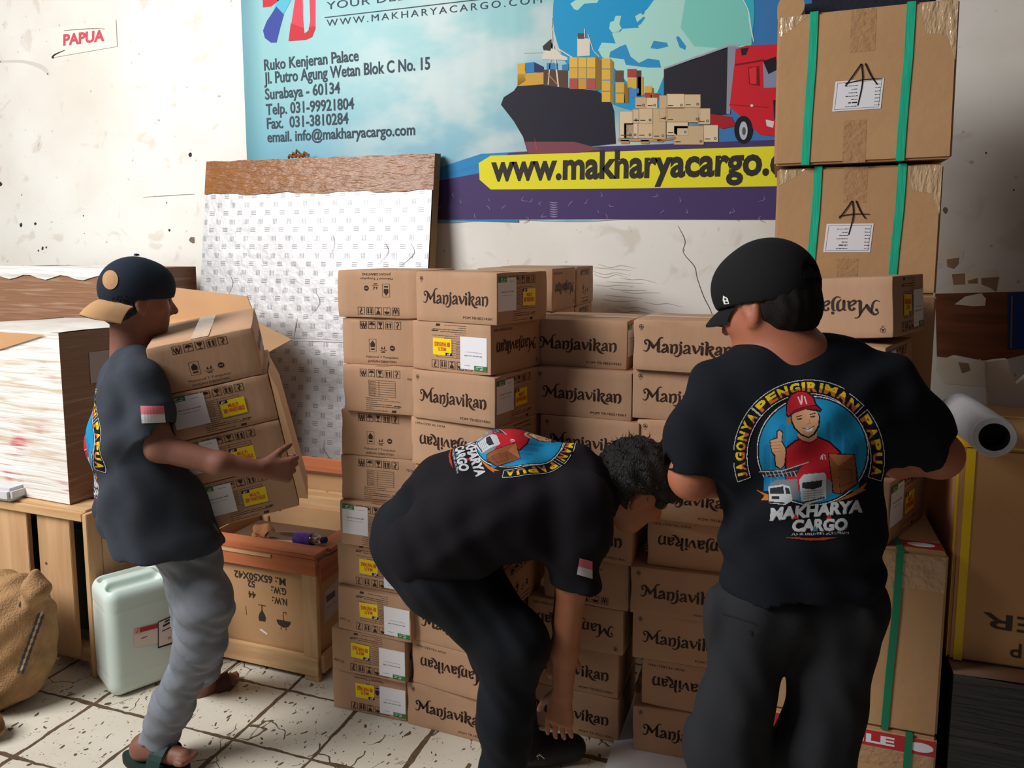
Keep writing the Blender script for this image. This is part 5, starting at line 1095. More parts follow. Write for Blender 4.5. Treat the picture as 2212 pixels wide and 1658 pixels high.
def shirt_art():
    p = Paint(); W_, K_ = 'd8d8dc', '14141a'
    # arc lettering: white keyline, black backing, yellow and orange letters
    cx_, cy_, ro, ri = 1747, 985, 160, 139
    words = [('JAGONYA', 198, 142, .0), ('PENGIRIMAN', 138, 45, 0), ('PAPUA', 38, -16, 0)]
    def arcp(a, r): t = math.radians(a); return (cx_+r*.99*math.cos(t), cy_-r*math.sin(t)+(4 if a < 60 else 0))
    for wd, a0, a1, _ in words:
        for rr, col, e in (((ri-5, ro+5), W_, 1.8), ((ri-3.6, ro+3.6), K_, 1.3)):
            aa = np.linspace(a0+e, a1-e, 30); p.poly([arcp(a, rr[0]) for a in aa]+[arcp(a, rr[1]) for a in aa[::-1]], col)
        wts = [.42 if ch == 'I' else .62 if ch == 'J' else 1.15 if ch == 'M' else 1.0 for ch in wd]; tot = sum(wts)
        for i, ch in enumerate(wd):
            b0 = sum(wts[:i])/tot; b1 = sum(wts[:i+1])/tot; gp = .09/len(wd); s0 = a0+(a1-a0)*(b0+gp); s1 = a0+(a1-a0)*(b1-gp)
            for lo, hi, col in ((0, 1, 'c06a2a'), (.42, 1, 'e6c41e')):
                vs, fs = glyphs(ch, .05); x0, x1 = vs[:, 0].min(), vs[:, 0].max()
                q = [arcp(s0+(s1-s0)*(a-x0)/max(x1-x0, .2), ri+(ro-ri)*min(max((b-vs[:, 1].min())/(vs[:, 1].max()-vs[:, 1].min()), 0), 1)) for a, b in vs]
                if lo == 0:
                    for t in fs: p.poly([q[j] for j in t], col)
                else:
                    B = p.A.copy()
                    for t in fs: p.poly([q[j] for j in t], col)
                    R_ = np.hypot((p.X-cx_)/.99, p.Y-cy_); lowm = R_ < ri+(ro-ri)*.42; p.A[lowm] = B[lowm]
    # disc with a blue skyline
    p.ell(1755, 973, 121, 118, W_); p.ell(1755, 973, 119, 116, K_); p.ell(1755, 973, 116, 113, '1b86b4')
    for x, w_, h_ in [(1650, 14, 60), (1668, 10, 90), (1682, 16, 130), (1700, 12, 70), (1800, 18, 110), (1822, 14, 80), (1838, 16, 60), (1784, 10, 140)]: p.poly([(x, 1060), (x, 1000-h_*.6), (x+w_/2, 992-h_*.6), (x+w_, 1000-h_*.6), (x+w_, 1060)], '1a74a4')
    Bk = p.A.copy(); out = np.hypot((p.X-1755)/116, (p.Y-973)/113) > 1
    # courier figure with a parcel
    SK, SD, RD, RDD = 'c8966e', '9a6a48', 'b4202c', '7c141e'
    p.poly([(1696, 1040), (1694, 968), (1716, 950), (1742, 941), (1766, 941), (1792, 952), (1816, 974), (1824, 1000), (1800, 1060), (1700, 1060)], K_); p.poly([(1699, 1040), (1698, 970), (1718, 953), (1743, 944), (1765, 944), (1790, 955), (1812, 976), (1818, 1000), (1796, 1060), (1702, 1060)], RD)
    p.poly([(1724, 930), (1764, 930), (1764, 946), (1750, 954), (1732, 950), (1724, 942)], SK); p.line([(1722, 944), (1736, 954), (1750, 956), (1766, 946)], 3, RDD)
    p.poly([(1706, 890), (1764, 884), (1772, 900), (1770, 920), (1760, 938), (1746, 946), (1730, 940), (1714, 924), (1708, 910)], K_); p.poly([(1709, 886), (1762, 880), (1769, 900), (1767, 918), (1757, 935), (1746, 943), (1732, 937), (1717, 922), (1711, 908)], SK)
    p.ell(1704, 908, 5, 9, SD); p.poly([(1697, 896), (1698, 866), (1708, 850), (1724, 843), (1742, 844), (1758, 856), (1764, 872), (1776, 884), (1772, 890), (1740, 884), (1716, 892), (1702, 902)], K_); p.poly([(1699, 894), (1701, 868), (1710, 853), (1725, 846), (1741, 847), (1755, 858), (1761, 874), (1740, 877), (1716, 885), (1703, 897)], RD); p.poly([(1703, 898), (1716, 886), (1742, 878), (1762, 876), (1773, 885), (1742, 882), (1718, 890)], RDD)
    for a_, b2, c_ in [((1724, 858), (1730, 872), 3), ((1732, 856), (1731, 872), 4), ((1738, 857), (1742, 871), 3)]: p.line([a_, b2], c_, 'e0c0c0')
    for x in (1727, 1756): p.line([(x-6, 900-(x > 1740)*5), (x+5, 897-(x > 1740)*5)], 2, K_); p.line([(x-4, 905-(x > 1740)*5), (x+4, 904-(x > 1740)*5)], 3, '3a2418')
    p.line([(1748, 906), (1750, 914), (1742, 916)], 1.5, SD); p.poly([(1736, 925), (1756, 922), (1754, 930), (1744, 933)], W_); p.line([(1733, 924), (1744, 927), (1758, 920)], 1.6, '5a2c20')
    for a_, b2, c_ in [((1772, 990), (1774, 984), 2), ((1777, 981), (1776, 991), 2.5), ((1781, 982), (1783, 991), 2)]: p.line([a_, b2], c_, 'e0c0c0')
    # raised thumb
    p.poly([(1662, 950), (1678, 944), (1678, 930), (1684, 926), (1692, 932), (1690, 952), (1698, 966), (1700, 976), (1696, 1004), (1686, 1014), (1674, 1006), (1672, 984), (1666, 976)], K_); p.poly([(1664, 951), (1680, 946), (1680, 932), (1685, 929), (1690, 934), (1688, 953), (1696, 967), (1697, 976), (1694, 1002), (1686, 1011), (1676, 1004), (1675, 982), (1668, 974)], SK)
    for k in range(4): p.line([(1665+k, 955+k*7), (1688, 953+k*7)], 1.2, SD)
    # parcel
    p.poly([(1788, 978), (1846, 980), (1852, 1030), (1852, 1046), (1816, 1068), (1798, 1064)], K_); p.poly([(1790, 980), (1845, 982), (1810, 1006)], 'a4643e'); p.poly([(1790, 980), (1810, 1006), (1814, 1066), (1800, 1062)], '8a5030'); p.poly([(1810, 1006), (1845, 983), (1850, 1044), (1815, 1066)], '7a462a'); p.line([(1816, 1012), (1838, 1014), (1840, 1040), (1818, 1050)], 1.4, '4a2818')
    # crane and trucks
    G1, G2, G3 = 'b8bcc0', '74787e', '2a2c30'
    p.poly([(1638, 1020), (1646, 1014), (1690, 1014), (1742, 998), (1728, 1012), (1720, 1028), (1660, 1030)], G3); p.line([(1640, 1018), (1690, 1016), (1745, 998)], 2, G1); p.line([(1655, 1026), (1690, 1022), (1722, 1016)], 2, G2)
    for x in range(1652, 1716, 9): p.line([(x, 1018), (x+5, 1028)], 1.3, G1)
    p.poly([(1662, 1044), (1676, 1036), (1722, 1034), (1726, 1076), (1664, 1088)], G2); p.poly([(1660, 1050), (1690, 1046), (1706, 1050), (1712, 1080), (1696, 1090), (1662, 1086)], G1); p.poly([(1664, 1054), (1692, 1050), (1694, 1066), (1664, 1066)], G3); p.poly([(1696, 1052), (1704, 1054), (1708, 1066), (1698, 1066)], G3); p.poly([(1667, 1071), (1684, 1071), (1684, 1077), (1667, 1077)], G3); p.line([(1662, 1084), (1694, 1086)], 3, G3)
    p.poly([(1726, 1036), (1736, 1024), (1780, 1020), (1784, 1026), (1784, 1076), (1742, 1090), (1730, 1080)], G1); p.poly([(1733, 1042), (1776, 1036), (1774, 1050), (1756, 1056), (1733, 1054)], G3); p.poly([(1784, 1030), (1796, 1040), (1796, 1064), (1784, 1070)], G2)
    for k in range(4): p.line([(1734, 1061+k*5), (1778, 1057+k*5)], 1.4, G2)
    p.line([(1736, 1084), (1780, 1074)], 3, G3)
    for pts in ([(1632, 1056), (1660, 1068), (1660, 1080), (1644, 1080), (1652, 1070)], [(1806, 1082), (1850, 1058), (1872, 1040), (1864, 1056), (1872, 1056), (1840, 1072), (1800, 1086)]): p.poly(pts, 'b86a2c')
    # company name
    def row(body, u0, u1, v0, h, tilt, col, bold=.05): 
        def f(a, b): return (u0+(u1-u0)*a+b*h*.10, v0+tilt*a-b*h)
        p.glyph(body, lambda a, b: (lambda q: (q[0]+1.5, q[1]+1.5))(f(a, b)), '4a4c52', bold); p.glyph(body, f, col, bold)
    row('MAKHARYA', 1663, 1862, 1122, 24, -18, 'c4c6ca', .05); row('CARGO', 1710, 1829, 1146, 23, -3, 'c4c6ca', .05); row('YOUR DELIVERY SOLUTION', 1708, 1832, 1156, 5, -4, 'c8c8cc', 0)
    for x, c_ in ((1718, 'b8303c'), (1790, 'b8303c'), (1760, '3a7a90')): p.poly([(x-6, 1120 if x != 1760 else 1146), (x+1, 1108 if x != 1760 else 1134), (x+7, 1120 if x != 1760 else 1146)], c_)
    p.poly([(1694, 1160), (1750, 1161), (1810, 1160), (1780, 1166), (1750, 1167)], 'a8402c')
    return p
PAINT = shirt_art()
def print_on(shirt, parent, to_ray, name='back_print', off=.0012, maxang=None):
    """lay the print on the cloth: to_ray(x, y) -> (origin, direction)"""
    tree = bvh(shirt); A = PAINT.A; used = A >= 0; ny, nx = A.shape
    need = np.zeros((ny+1, nx+1), bool); need[:-1, :-1] |= used; need[1:, :-1] |= used; need[:-1, 1:] |= used; need[1:, 1:] |= used
    vid = np.full((ny+1, nx+1), -1, int); vs = []
    for i, j in np.argwhere(need):
        o, d = to_ray(PX0+j*CELL, PY0+i*CELL); h = tree.ray_cast(o, d, 5.0)
        if h[0] is None: continue
        nrm = h[1] if h[1].dot(d) < 0 else -h[1]
        if nrm.dot(d) > -.12: continue
        vid[i, j] = len(vs); vs.append(h[0]+nrm*off)
    fs, ms = [], []
    for i, j in np.argwhere(used):
        q = (vid[i+1, j], vid[i+1, j+1], vid[i, j+1], vid[i, j])
        if min(q) < 0: continue
        p4 = [vs[k] for k in q]
        if max((p4[0]-p4[2]).length, (p4[1]-p4[3]).length) > .02: continue
        fs.append(q); ms.append(A[i, j])
    me = bpy.data.meshes.new(name); me.from_pydata(vs, [], fs)
    for c in PAINT.pal: me.materials.append(mat('shirt_ink_'+c, c, .8, spec=.15))
    me.polygons.foreach_set('material_index', ms); me.polygons.foreach_set('use_smooth', [True]*len(fs)); me.update()
    o = bpy.data.objects.new(name, me); COL.objects.link(o); o.parent = parent; o.matrix_parent_inverse = parent.matrix_world.inverted(); return o
def patch(shirt, parent, quad, cols, name='sleeve_flag', n=8):
    """small two-colour cloth flag laid on the sleeve (corner pixels)"""
    tree = bvh(shirt); q = MB()
    for i in range(n):
        for j in range(n):
            def L_(s, t): a_ = Vector(quad[0]).lerp(Vector(quad[1]), s); b2 = Vector(quad[3]).lerp(Vector(quad[2]), s); return a_.lerp(b2, t)
            w4 = [drape(tree, c.x, c.y, .002) for c in (L_(i/n, j/n), L_((i+1)/n, j/n), L_((i+1)/n, (j+1)/n), L_(i/n, (j+1)/n))]
            if all(w4) and max((w4[0]-w4[2]).length, (w4[1]-w4[3]).length) < .04: q.face(w4, cols[0] if j < n/2 else cols[1])
    o = q.build(name, smooth=True); o.parent = parent; o.matrix_parent_inverse = parent.matrix_world.inverted(); return o
FLR = mat('flag_red', (206, 112, 122), .8); FLW = mat('flag_white', (206, 204, 208), .8)
def adopt(o, par): o.parent = par; o.matrix_parent_inverse = par.matrix_world.inverted(); return o
HB = .005
# ================================================================= right man, back to the camera
D = 1.57
def fz(u, d): r = pray(u, 1000); return 0
p3 = person(tuple(P(1700, 1658, D)*1.0)[:2]+(0,), 'man in a black cap and printed black tee, back to us, at the right')
hd = J(1656, 664, D+.01); face = (-RGT*.66+FWD*.70+np.array([0, 0, -.34])); up = np.array([-.04, .10, 1.0])
def vfoot(u, d): 
    p = P(u, 1000, d); r = (1.0)
    return 0
def ground_v(u, d, z):
    # pixel row of height z at depth d in column u
    lo, hi = 0, 4000
    for _ in range(40):
        m_ = (lo+hi)/2
        if P(u, m_, d).z > z: lo = m_
        else: hi = m_
    return lo
kz, az = .44, .09
legL = [(1612, 1340, D+.01, 84), (1565, ground_v(1565, D+.04, kz), D+.03, 62), (1545, ground_v(1545, D+.06, az), D+.08, 36)]
legR = [(1815, 1340, D+.01, 84), (1770, ground_v(1770, D, kz), D+.02, 62), (1775, ground_v(1775, D+.02, az), D+.06, 36)]
V = Vol(np.array(J(1700, 1000, D))-np.array([.52, .42, 1.25]), np.array(J(1700, 1000, D))+np.array([.52, .50, .62]), HB)
at3, R3 = head(V, hd, face, up, .97)
V.cone(hd+np.array([.01, -.01, -.05]), J(1700, 775, D-.005), .062, .072, .03); V.cone(J(1700, 775, D), J(1705, 830, D), .072, .10, .04)
V.cone(J(1590, 850, D), J(1850, 850, D), .07, .07, .05); V.cone(J(1720, 860, D+.01), J(1725, 1250, D+.02), .11, .10, .06, FWD, 1.3)
armL = [(1530, 855, D, 44), (1492, 1035, D+.02, 37), (1580, 1045, D+.14, 29), (1640, 1015, D+.16, 21)]
armR = [(1900, 850, D, 46), (2010, 985, D+.03, 40), (1940, 1000, D+.14, 30), (1890, 975, D+.16, 21)]
armL[1] = (1494, 1030, D-.01, 46); armR[1] = (2026, 982, D+.0, 48)
chain(V, armL, .02); chain(V, armR, .02)
hand(V, J(*armL[3][:3]), FWD*.25+RGT*.9, RGT*-.2+FWD, np.array([0, 0, 1.0]), .165, .35); hand(V, J(*armR[3][:3]), FWD*.25-RGT*.9, RGT*.2+FWD, np.array([0, 0, 1.0]), .165, .35)
chain(V, [(a, b, c, e*.62) for a, b, c, e in legL], .03); chain(V, [(a, b, c, e*.62) for a, b, c, e in legR], .03); V.cone(J(1660, 1330, D+.02), J(1780, 1330, D+.02), .06, .06, .05)
for lg in (legL, legR): a_ = J(*lg[2][:3]); a_[2] = .05; V.cone(a_-FWD*.03, a_+FWD*.16, .038, .028, .03)
adopt(V.build('body', SKIN3), p3)
# hair under the cap
V = Vol(hd-.16, hd+.16, .004); V.ell(at3(-.020, 0, .022), (.095, .081, .092), .0, R3); V.ell(at3(-.058, 0, -.024), (.046, .062, .048), .03, R3); V.plane(at3(.028, 0, 0), R3[:, 0]*.97+R3[:, 2]*.1)
for b in (-1, 1): V.ell(at3(-.004, b*.082, -.006), (.026, .02, .04), .004, R3, sub=True)
V.fold(lambda x, y, z: .0016*np.sin(210*x+90*z)*np.sin(180*y-70*z)); adopt(V.build('hair', mat('cropped_black_hair', (22, 18, 17), .75, spec=.2, bump=.3, bscale=420)), p3)
# cap: crown, bill, button, rear strap
cap = empty('cap'); adopt(cap, p3)
def cap_crown(at, R, m, par, gap=True, s=1.0, low=.004):
    c = Vol(at(0, 0, .04)-.16, at(0, 0, .04)+.16, .004); c.ell(at(-.012, 0, .040), (.108*s, .092*s, .102*s), 0, R); c.ell(at(.045, 0, .052), (.055*s, .070*s, .062*s), .03, R); c.ell(at(-.012, 0, .030), (.100*s, .084*s, .092*s), 0, R, sub=True); c.plane(at(0, 0, low), -R[:, 2]+R[:, 0]*.16)
    if gap: c.ell(at(-.118, 0, .036), (.03, .032, .026), .004, R, sub=True)
    return adopt(c.build('crown', m), par)
crown3 = cap_crown(at3, R3, CAPB, cap)
def bill(at, m, m2, par, sgn=1, ln=.075, w_=.078, x0=.072, z0=.026, drop=.022, thick=.004):
    q = MB(); n = 14; top = []; bot = []
    for i in range(n+1):
        t = -1+2*i/n; row = []
        for j in range(6):
            s_ = j/5; x = sgn*(x0*math.sqrt(max(1-(t*.93)**2, 0))+s_*ln*math.sqrt(max(1-t**4*.8, 0))); row.append((x, t*w_*(1-.06*s_), z0-drop*s_*s_-.020*t*t-.004*s_))
        top.append(row)
    V0 = [Vector(at(*p)) for r in top for p in r]; V1 = [Vector(at(p[0], p[1], p[2]-thick)) for r in top for p in r]; f = [(i*6+j, (i+1)*6+j, (i+1)*6+j+1, i*6+j+1) for i in range(n) for j in range(5)]
    q.mesh(V0, f, m); q.mesh(V1, [t[::-1] for t in f], m2)
    ring = [i*6 for i in range(n+1)]+[n*6+j for j in range(1, 6)]+[i*6+5 for i in range(n-1, -1, -1)]+[j for j in range(4, 0, -1)]
    for a_, b2 in zip(ring, ring[1:]+ring[:1]): q.face([V0[a_], V1[a_], V1[b2], V0[b2]], m)
    return adopt(q.build('bill', smooth=True), par)
bill(at3, CAPB, CAPB, cap, z0=.028, ln=.07)
q = MB(); q.lathe([(0, .006), (.006, .005), (.009, 0), (0, -.002)], CAPB, Matrix.Translation(Vector(at3(-.012, 0, .141)))); adopt(q.build('button', smooth=True), cap)
q = MB(); pts = [at3(-.012-.108*math.cos(t), .092*math.sin(t), .026+.0) for t in np.linspace(-.5, .5, 9)]
for a_, b2 in zip(pts[:-1], pts[1:]): q.face([a_, b2, b2+R3[:, 2]*.014, a_+R3[:, 2]*.014], CAPB); q.face([a_-R3[:, 0]*.003, a_+R3[:, 2]*.014-R3[:, 0]*.003, b2+R3[:, 2]*.014-R3[:, 0]*.003, b2-R3[:, 0]*.003], CAPB)
adopt(q.build('rear_strap'), cap)
ct = bvh(crown3); q = MB(); CREAM = mat('cap_logo_white', (224, 222, 216), .7)
for poly in ([(1562, 638), (1572, 644), (1575, 656), (1564, 657), (1561, 648)],):
    pts = [drape(ct, *p_, .002) for p_ in poly]
    if all(pts): q.face(pts, CREAM)
for poly in ([(1565, 643), (1569, 645), (1567, 648), (1564, 647)], [(1567, 650), (1572, 652), (1570, 655), (1566, 654)]):
    pts = [drape(ct, *p_, .003) for p_ in poly]
    if all(pts): q.face(pts, CAPB)
if q.f: adopt(q.build('cap_logo'), cap)
# tee
V = Vol(np.array(J(1720, 1000, D))-np.array([.46, .36, .42]), np.array(J(1720, 1000, D))+np.array([.46, .36, .34]), HB)
sl = [(1535, 858, D, 58), (1508, 960, D-.005, 64), (1488, 1050, D-.01, 66)]; chain(V, sl, .045); sr = [(1905, 852, D, 60), (1965, 925, D, 68), (2035, 1010, D, 70)]; chain(V, sr, .045)
cuff(V, J(1489, 1020, D-.01), J(1484, 1100, D-.01), .03, 60*D/F); cuff(V, J(2000, 990, D+.0), J(2075, 1065, D), .03, 66*D/F)
V.cone(J(1600, 872, D), J(1880, 857, D), .085, .085, .06, FWD, 1.0); V.cone(J(1560, 845, D), J(1635, 795, D), .048, .046, .05); V.cone(J(1895, 835, D), J(1790, 780, D), .05, .046, .05); V.cone(J(1650, 793, D), J(1770, 778, D), .054, .054, .05)
V.cone(J(1690, 930, D), J(1690, 1130, D), .130, .100, .08, FWD, 1.15); V.cone(J(1775, 925, D), J(1776, 1130, D), .130, .094, .08, FWD, 1.15)
V.cone(J(1688, 1120, D), J(1675, 1330, D), .100, .126, .08, FWD, 1.15); V.cone(J(1778, 1120, D), J(1782, 1330, D), .094, .124, .08, FWD, 1.15)
hemz = P(1720, 1312, D-.1).z; V.plane((0, 0, hemz), (0, 0, -1)); V.cone(J(1695, 715, D-.005), J(1700, 758, D+.01), .066, .056, .012, sub=True)
V.fold(wave((.0035, 18, 9, 30, 0), (.0028, -34, 12, 44, 1.1), (.0022, 60, 20, 12, 2.2)))
V.fold(lambda x, y, z: np.where(z < hemz+.16, .0045*np.sin(75*(z-hemz)+9*x+1.5*np.sin(14*x)), 0)*np.clip((hemz+.16-z)/.1, 0, 1))
tee3 = adopt(V.build('tee_shirt', TEE3), p3); upd()
print_on(tee3, tee3, lambda x, y: (CAM, pray(x, y).normalized()))
# trousers
V = Vol(np.array(J(1710, 1500, D))-np.array([.36, .34, .90]), np.array(J(1710, 1500, D))+np.array([.36, .40, .36]), .006)
V.cone(J(1640, 1300, D), J(1805, 1300, D), .088, .088, .05, FWD, 1.0)
chain(V, [(1622, 1345, D, 82), (1570, 1620, D, 82), (1558, ground_v(1558, D+.03, kz), D+.03, 76), (1548, ground_v(1548, D+.08, .07), D+.08, 60)], .035); chain(V, [(1812, 1345, D, 88), (1764, 1600, D, 82), (1765, ground_v(1765, D+.02, kz), D+.02, 76), (1775, ground_v(1775, D+.06, .07), D+.06, 60)], .035)
V.plane((0, 0, P(1720, 1258, D).z), (0, 0, 1)); V.plane((0, 0, .05), (0, 0, -1))
V.ell(J(1546, 1330, D+.0), (.014, .03, .05), .03); V.ell(J(1902, 1305, D+.0), (.013, .03, .04), .03)
V.fold(wave((.004, 14, 22, 26, 0), (.0035, 30, -14, 40, 2.0), (.002, 80, 30, 20, 1)))
tr3 = adopt(V.build('trousers', PANTG), p3)
tt = bvh(tr3); q = MB(); SE = mat('trouser_seam', (22, 22, 24), .9)
def seam(pts_, w_=1.5):
    for a_, b2 in zip(pts_[:-1], pts_[1:]):
        n = max(int(math.hypot(b2[0]-a_[0], b2[1]-a_[1])/8), 1)
        for i in range(n):
            c0 = [a_[k]+(b2[k]-a_[k])*i/n for k in (0, 1)]; c1 = [a_[k]+(b2[k]-a_[k])*(i+1)/n for k in (0, 1)]; l = math.hypot(c1[0]-c0[0], c1[1]-c0[1]) or 1; nx, ny = -(c1[1]-c0[1])/l*w_, (c1[0]-c0[0])/l*w_
            w4 = [drape(tt, *c, .0015) for c in ((c0[0]+nx, c0[1]+ny), (c1[0]+nx, c1[1]+ny), (c1[0]-nx, c1[1]-ny), (c0[0]-nx, c0[1]-ny))]
            if all(w4): q.face(w4, SE)
seam([(1560, 1325), (1625, 1345), (1635, 1350)]); seam([(1622, 1362), (1622, 1372)], 3)
if q.f: adopt(q.build('pocket_seam'), p3)
for lg in (legL, legR):
    a_ = J(*lg[2][:3]); V = Vol(np.array([a_[0]-.18, a_[1]-.12, -.004]), np.array([a_[0]+.18, a_[1]+.3, .14]), .006); a_[2] = .05
    V.cone(a_-FWD*.05, a_+FWD*.18, .05, .042, .03); V.plane((0, 0, 0.001), (0, 0, -1)); adopt(V.build('shoe', RUB), p3)
# ================================================================= bending man
D = 2.12
p2 = person(tuple(P(1060, 1658, D))[:2]+(0,), 'bareheaded man in black bending forward, one arm reaching down to the floor')
hd = J(1375, 1058, D+.04); face = RGT*.75+np.array([0, 0, -.72])+FWD*.12; up = RGT*.72+np.array([0, 0, .70])
V = Vol(np.array(J(1120, 1300, D))-np.array([.52, .45, .85]), np.array(J(1120, 1300, D))+np.array([.55, .50, .58]), HB)
at2, R2 = head(V, hd, face, up, .98)
V.cone(at2(-.035, 0, -.05), J(1285, 1062, D+.03), .055, .058, .03)
V.cone(J(1250, 1075, D-.12), J(1240, 1068, D+.15), .05, .05, .05); V.cone(J(1215, 1075, D+.02), J(930, 1170, D+.02), .075, .09, .05)
armR2 = [(1252, 1090, D-.13, 38), (1236, 1262, D-.12, 33), (1220, 1400, D-.06, 29), (1216, 1492, D-.03, 22)]; chain(V, armR2, .02)
hand(V, J(1214, 1492, D-.03), J(1205, 1590, D-.01)-J(1214, 1492, D-.03), FWD*.7+RGT*.3, FWD*.4-RGT*.8, .175, .22)
chain(V, [(1250, 1070, D+.16, 34), (1228, 1240, D+.18, 28), (1216, 1340, D+.12, 22), (1210, 1400, D+.08, 17)], .02); hand(V, J(1210, 1400, D+.08), np.array([.0, -.05, -1.0]), FWD, RGT, .14, .5, .02)
lgN = [(935, 1200, D-.06, 70), (1110, 1400, D-.10, 52), (1088, ground_v(1088, D-.08, .09), D-.06, 30)]; lgF = [(960, 1190, D+.10, 66), (1085, 1400, D+.12, 48), (1138, ground_v(1138, D+.28, .09), D+.28, 28)]
for lg in (lgN, lgF): chain(V, [(a, b, c, e*.72) for a, b, c, e in lg], .03); a_ = J(*lg[2][:3]); a_[2] = .045; V.cone(a_-RGT*.02, a_+RGT*.12, .036, .026, .03)
V.cone(J(935, 1170, D-.05), J(950, 1170, D+.10), .085, .085, .05)
adopt(V.build('body', SKIN2), p2)
V = Vol(hd-.2, hd+.2, .0045); V.ell(at2(-.020, 0, .035), (.108, .093, .106), 0, R2); V.ell(at2(.05, 0, .085), (.06, .07, .045), .03, R2); V.ell(at2(-.07, 0, -.02), (.055, .07, .055), .03, R2); V.ell(at2(-.062, 0, .03), (.078, .084, .085), .03, R2); V.plane(at2(.062, 0, .03), R2[:, 0]-R2[:, 2]*.75)
for b in (-1, 1): V.ell(at2(.010, b*.092, -.022), (.046, .036, .056), .008, R2, sub=True)
V.fold(lambda x, y, z: .006*np.sin(95*x+60*z)*np.sin(88*y-50*z)+.0035*np.sin(190*x-120*y+60*z)); hr2 = adopt(V.build('hair', HAIR), p2)
q = MB(); rr = random.Random(3); hv = [v_ for v_ in hr2.data.vertices]
for i in range(420):
    v_ = hv[rr.randrange(len(hv))]; n_ = v_.normal; t_ = (n_*.7+Vector((rr.uniform(-.6, .6), rr.uniform(-.6, .6), rr.uniform(-.6, .6)))).normalized(); s_ = n_.cross(t_).normalized()*.0022; e = v_.co+t_*rr.uniform(.012, .030)
    q.face([v_.co-s_, v_.co+s_, e], HAIR)
hs = q.build('hair_strands'); hs['kind'] = 'stuff'; hs.parent = hr2; hs.matrix_parent_inverse = hr2.matrix_world.inverted()
# tee
V = Vol(np.array(J(1060, 1110, D))-np.array([.48, .42, .36]), np.array(J(1060, 1110, D))+np.array([.48, .46, .36]), HB)
chain(V, [(1258, 1085, D-.13, 56), (1248, 1180, D-.135, 55), (1240, 1290, D-.13, 55)], .035)
cuff(V, J(1242, 1262, D-.13), J(1238, 1340, D-.125), .03, 50*D/F); chain(V, [(1255, 1065, D+.17, 50), (1230, 1200, D+.20, 48)], .03)
for dd, dv_, rr_ in ((-.11, 48, .86), (.12, 14, .95)): chain(V, [(1235, 1052+dv_, D+dd, 88*rr_), (1100, 1062+dv_, D+dd*1.05, 104*rr_), (985, 1105+dv_*.8, D+dd*1.1, 108*rr_), (905, 1160+dv_*.4, D+dd*1.1, 92*rr_)], .07)
chain(V, [(1215, 1044, D+.02, 90), (1100, 1046, D+.02, 108), (990, 1092, D+.02, 108), (905, 1152, D+.02, 88)], .06)
V.cone(J(1150, 1120, D), J(1010, 1180, D), .085, .09, .05); V.cone(J(1255, 1045, D), J(1308, 1060, D+.02), .078, .066, .04); V.cone(J(1225, 1040, D+.13), J(1306, 1054, D+.06), .070, .070, .04); V.cone(J(1290, 1050, D+.03), J(1326, 1062, D+.03), .066, .062, .03)
ha, hb = J(880, 1140, D), J(812, 1168, D); V.plane(J(820, 1164, D), (hb-ha)+np.array([0, 0, .00])); V.cone(J(872, 1105, D+.02), J(824, 1122, D+.02), .022, .014, .03)
V.cone(J(1400, 1100, D+.03), J(1352, 1078, D+.02), .056, .046, .012, sub=True)
V.fold(wave((.004, 16, 12, 28, 0), (.003, -30, 16, 42, 1.4), (.0022, 66, 20, 18, 2.0))); tee2 = adopt(V.build('tee_shirt', TEE2), p2); upd()
# the print sits across the shoulder blades, its top towards the head
o2 = J(1116, 966, D+.0); uy2 = J(985, 1075, D+.02)-J(1190, 1000, D+.02); uy2 /= np.linalg.norm(uy2); ux2 = -FWD*.72+np.array([0, 0, -.70]); ux2 -= uy2*(ux2@uy2); ux2 /= np.linalg.norm(ux2); n2 = np.cross(ux2, uy2); n2 = n2 if n2[2] > 0 else -n2
def ray2(x, y): s_ = .00098; w_ = o2+ux2*((x-1755)*s_)+uy2*((y-985)*s_*1.0)+n2*.35; return Vector(w_), Vector(-n2)
print_on(tee2, tee2, ray2)
patch(tee2, tee2, [(1252, 1205), (1280, 1212), (1280, 1250), (1246, 1240)], (FLR, FLW))
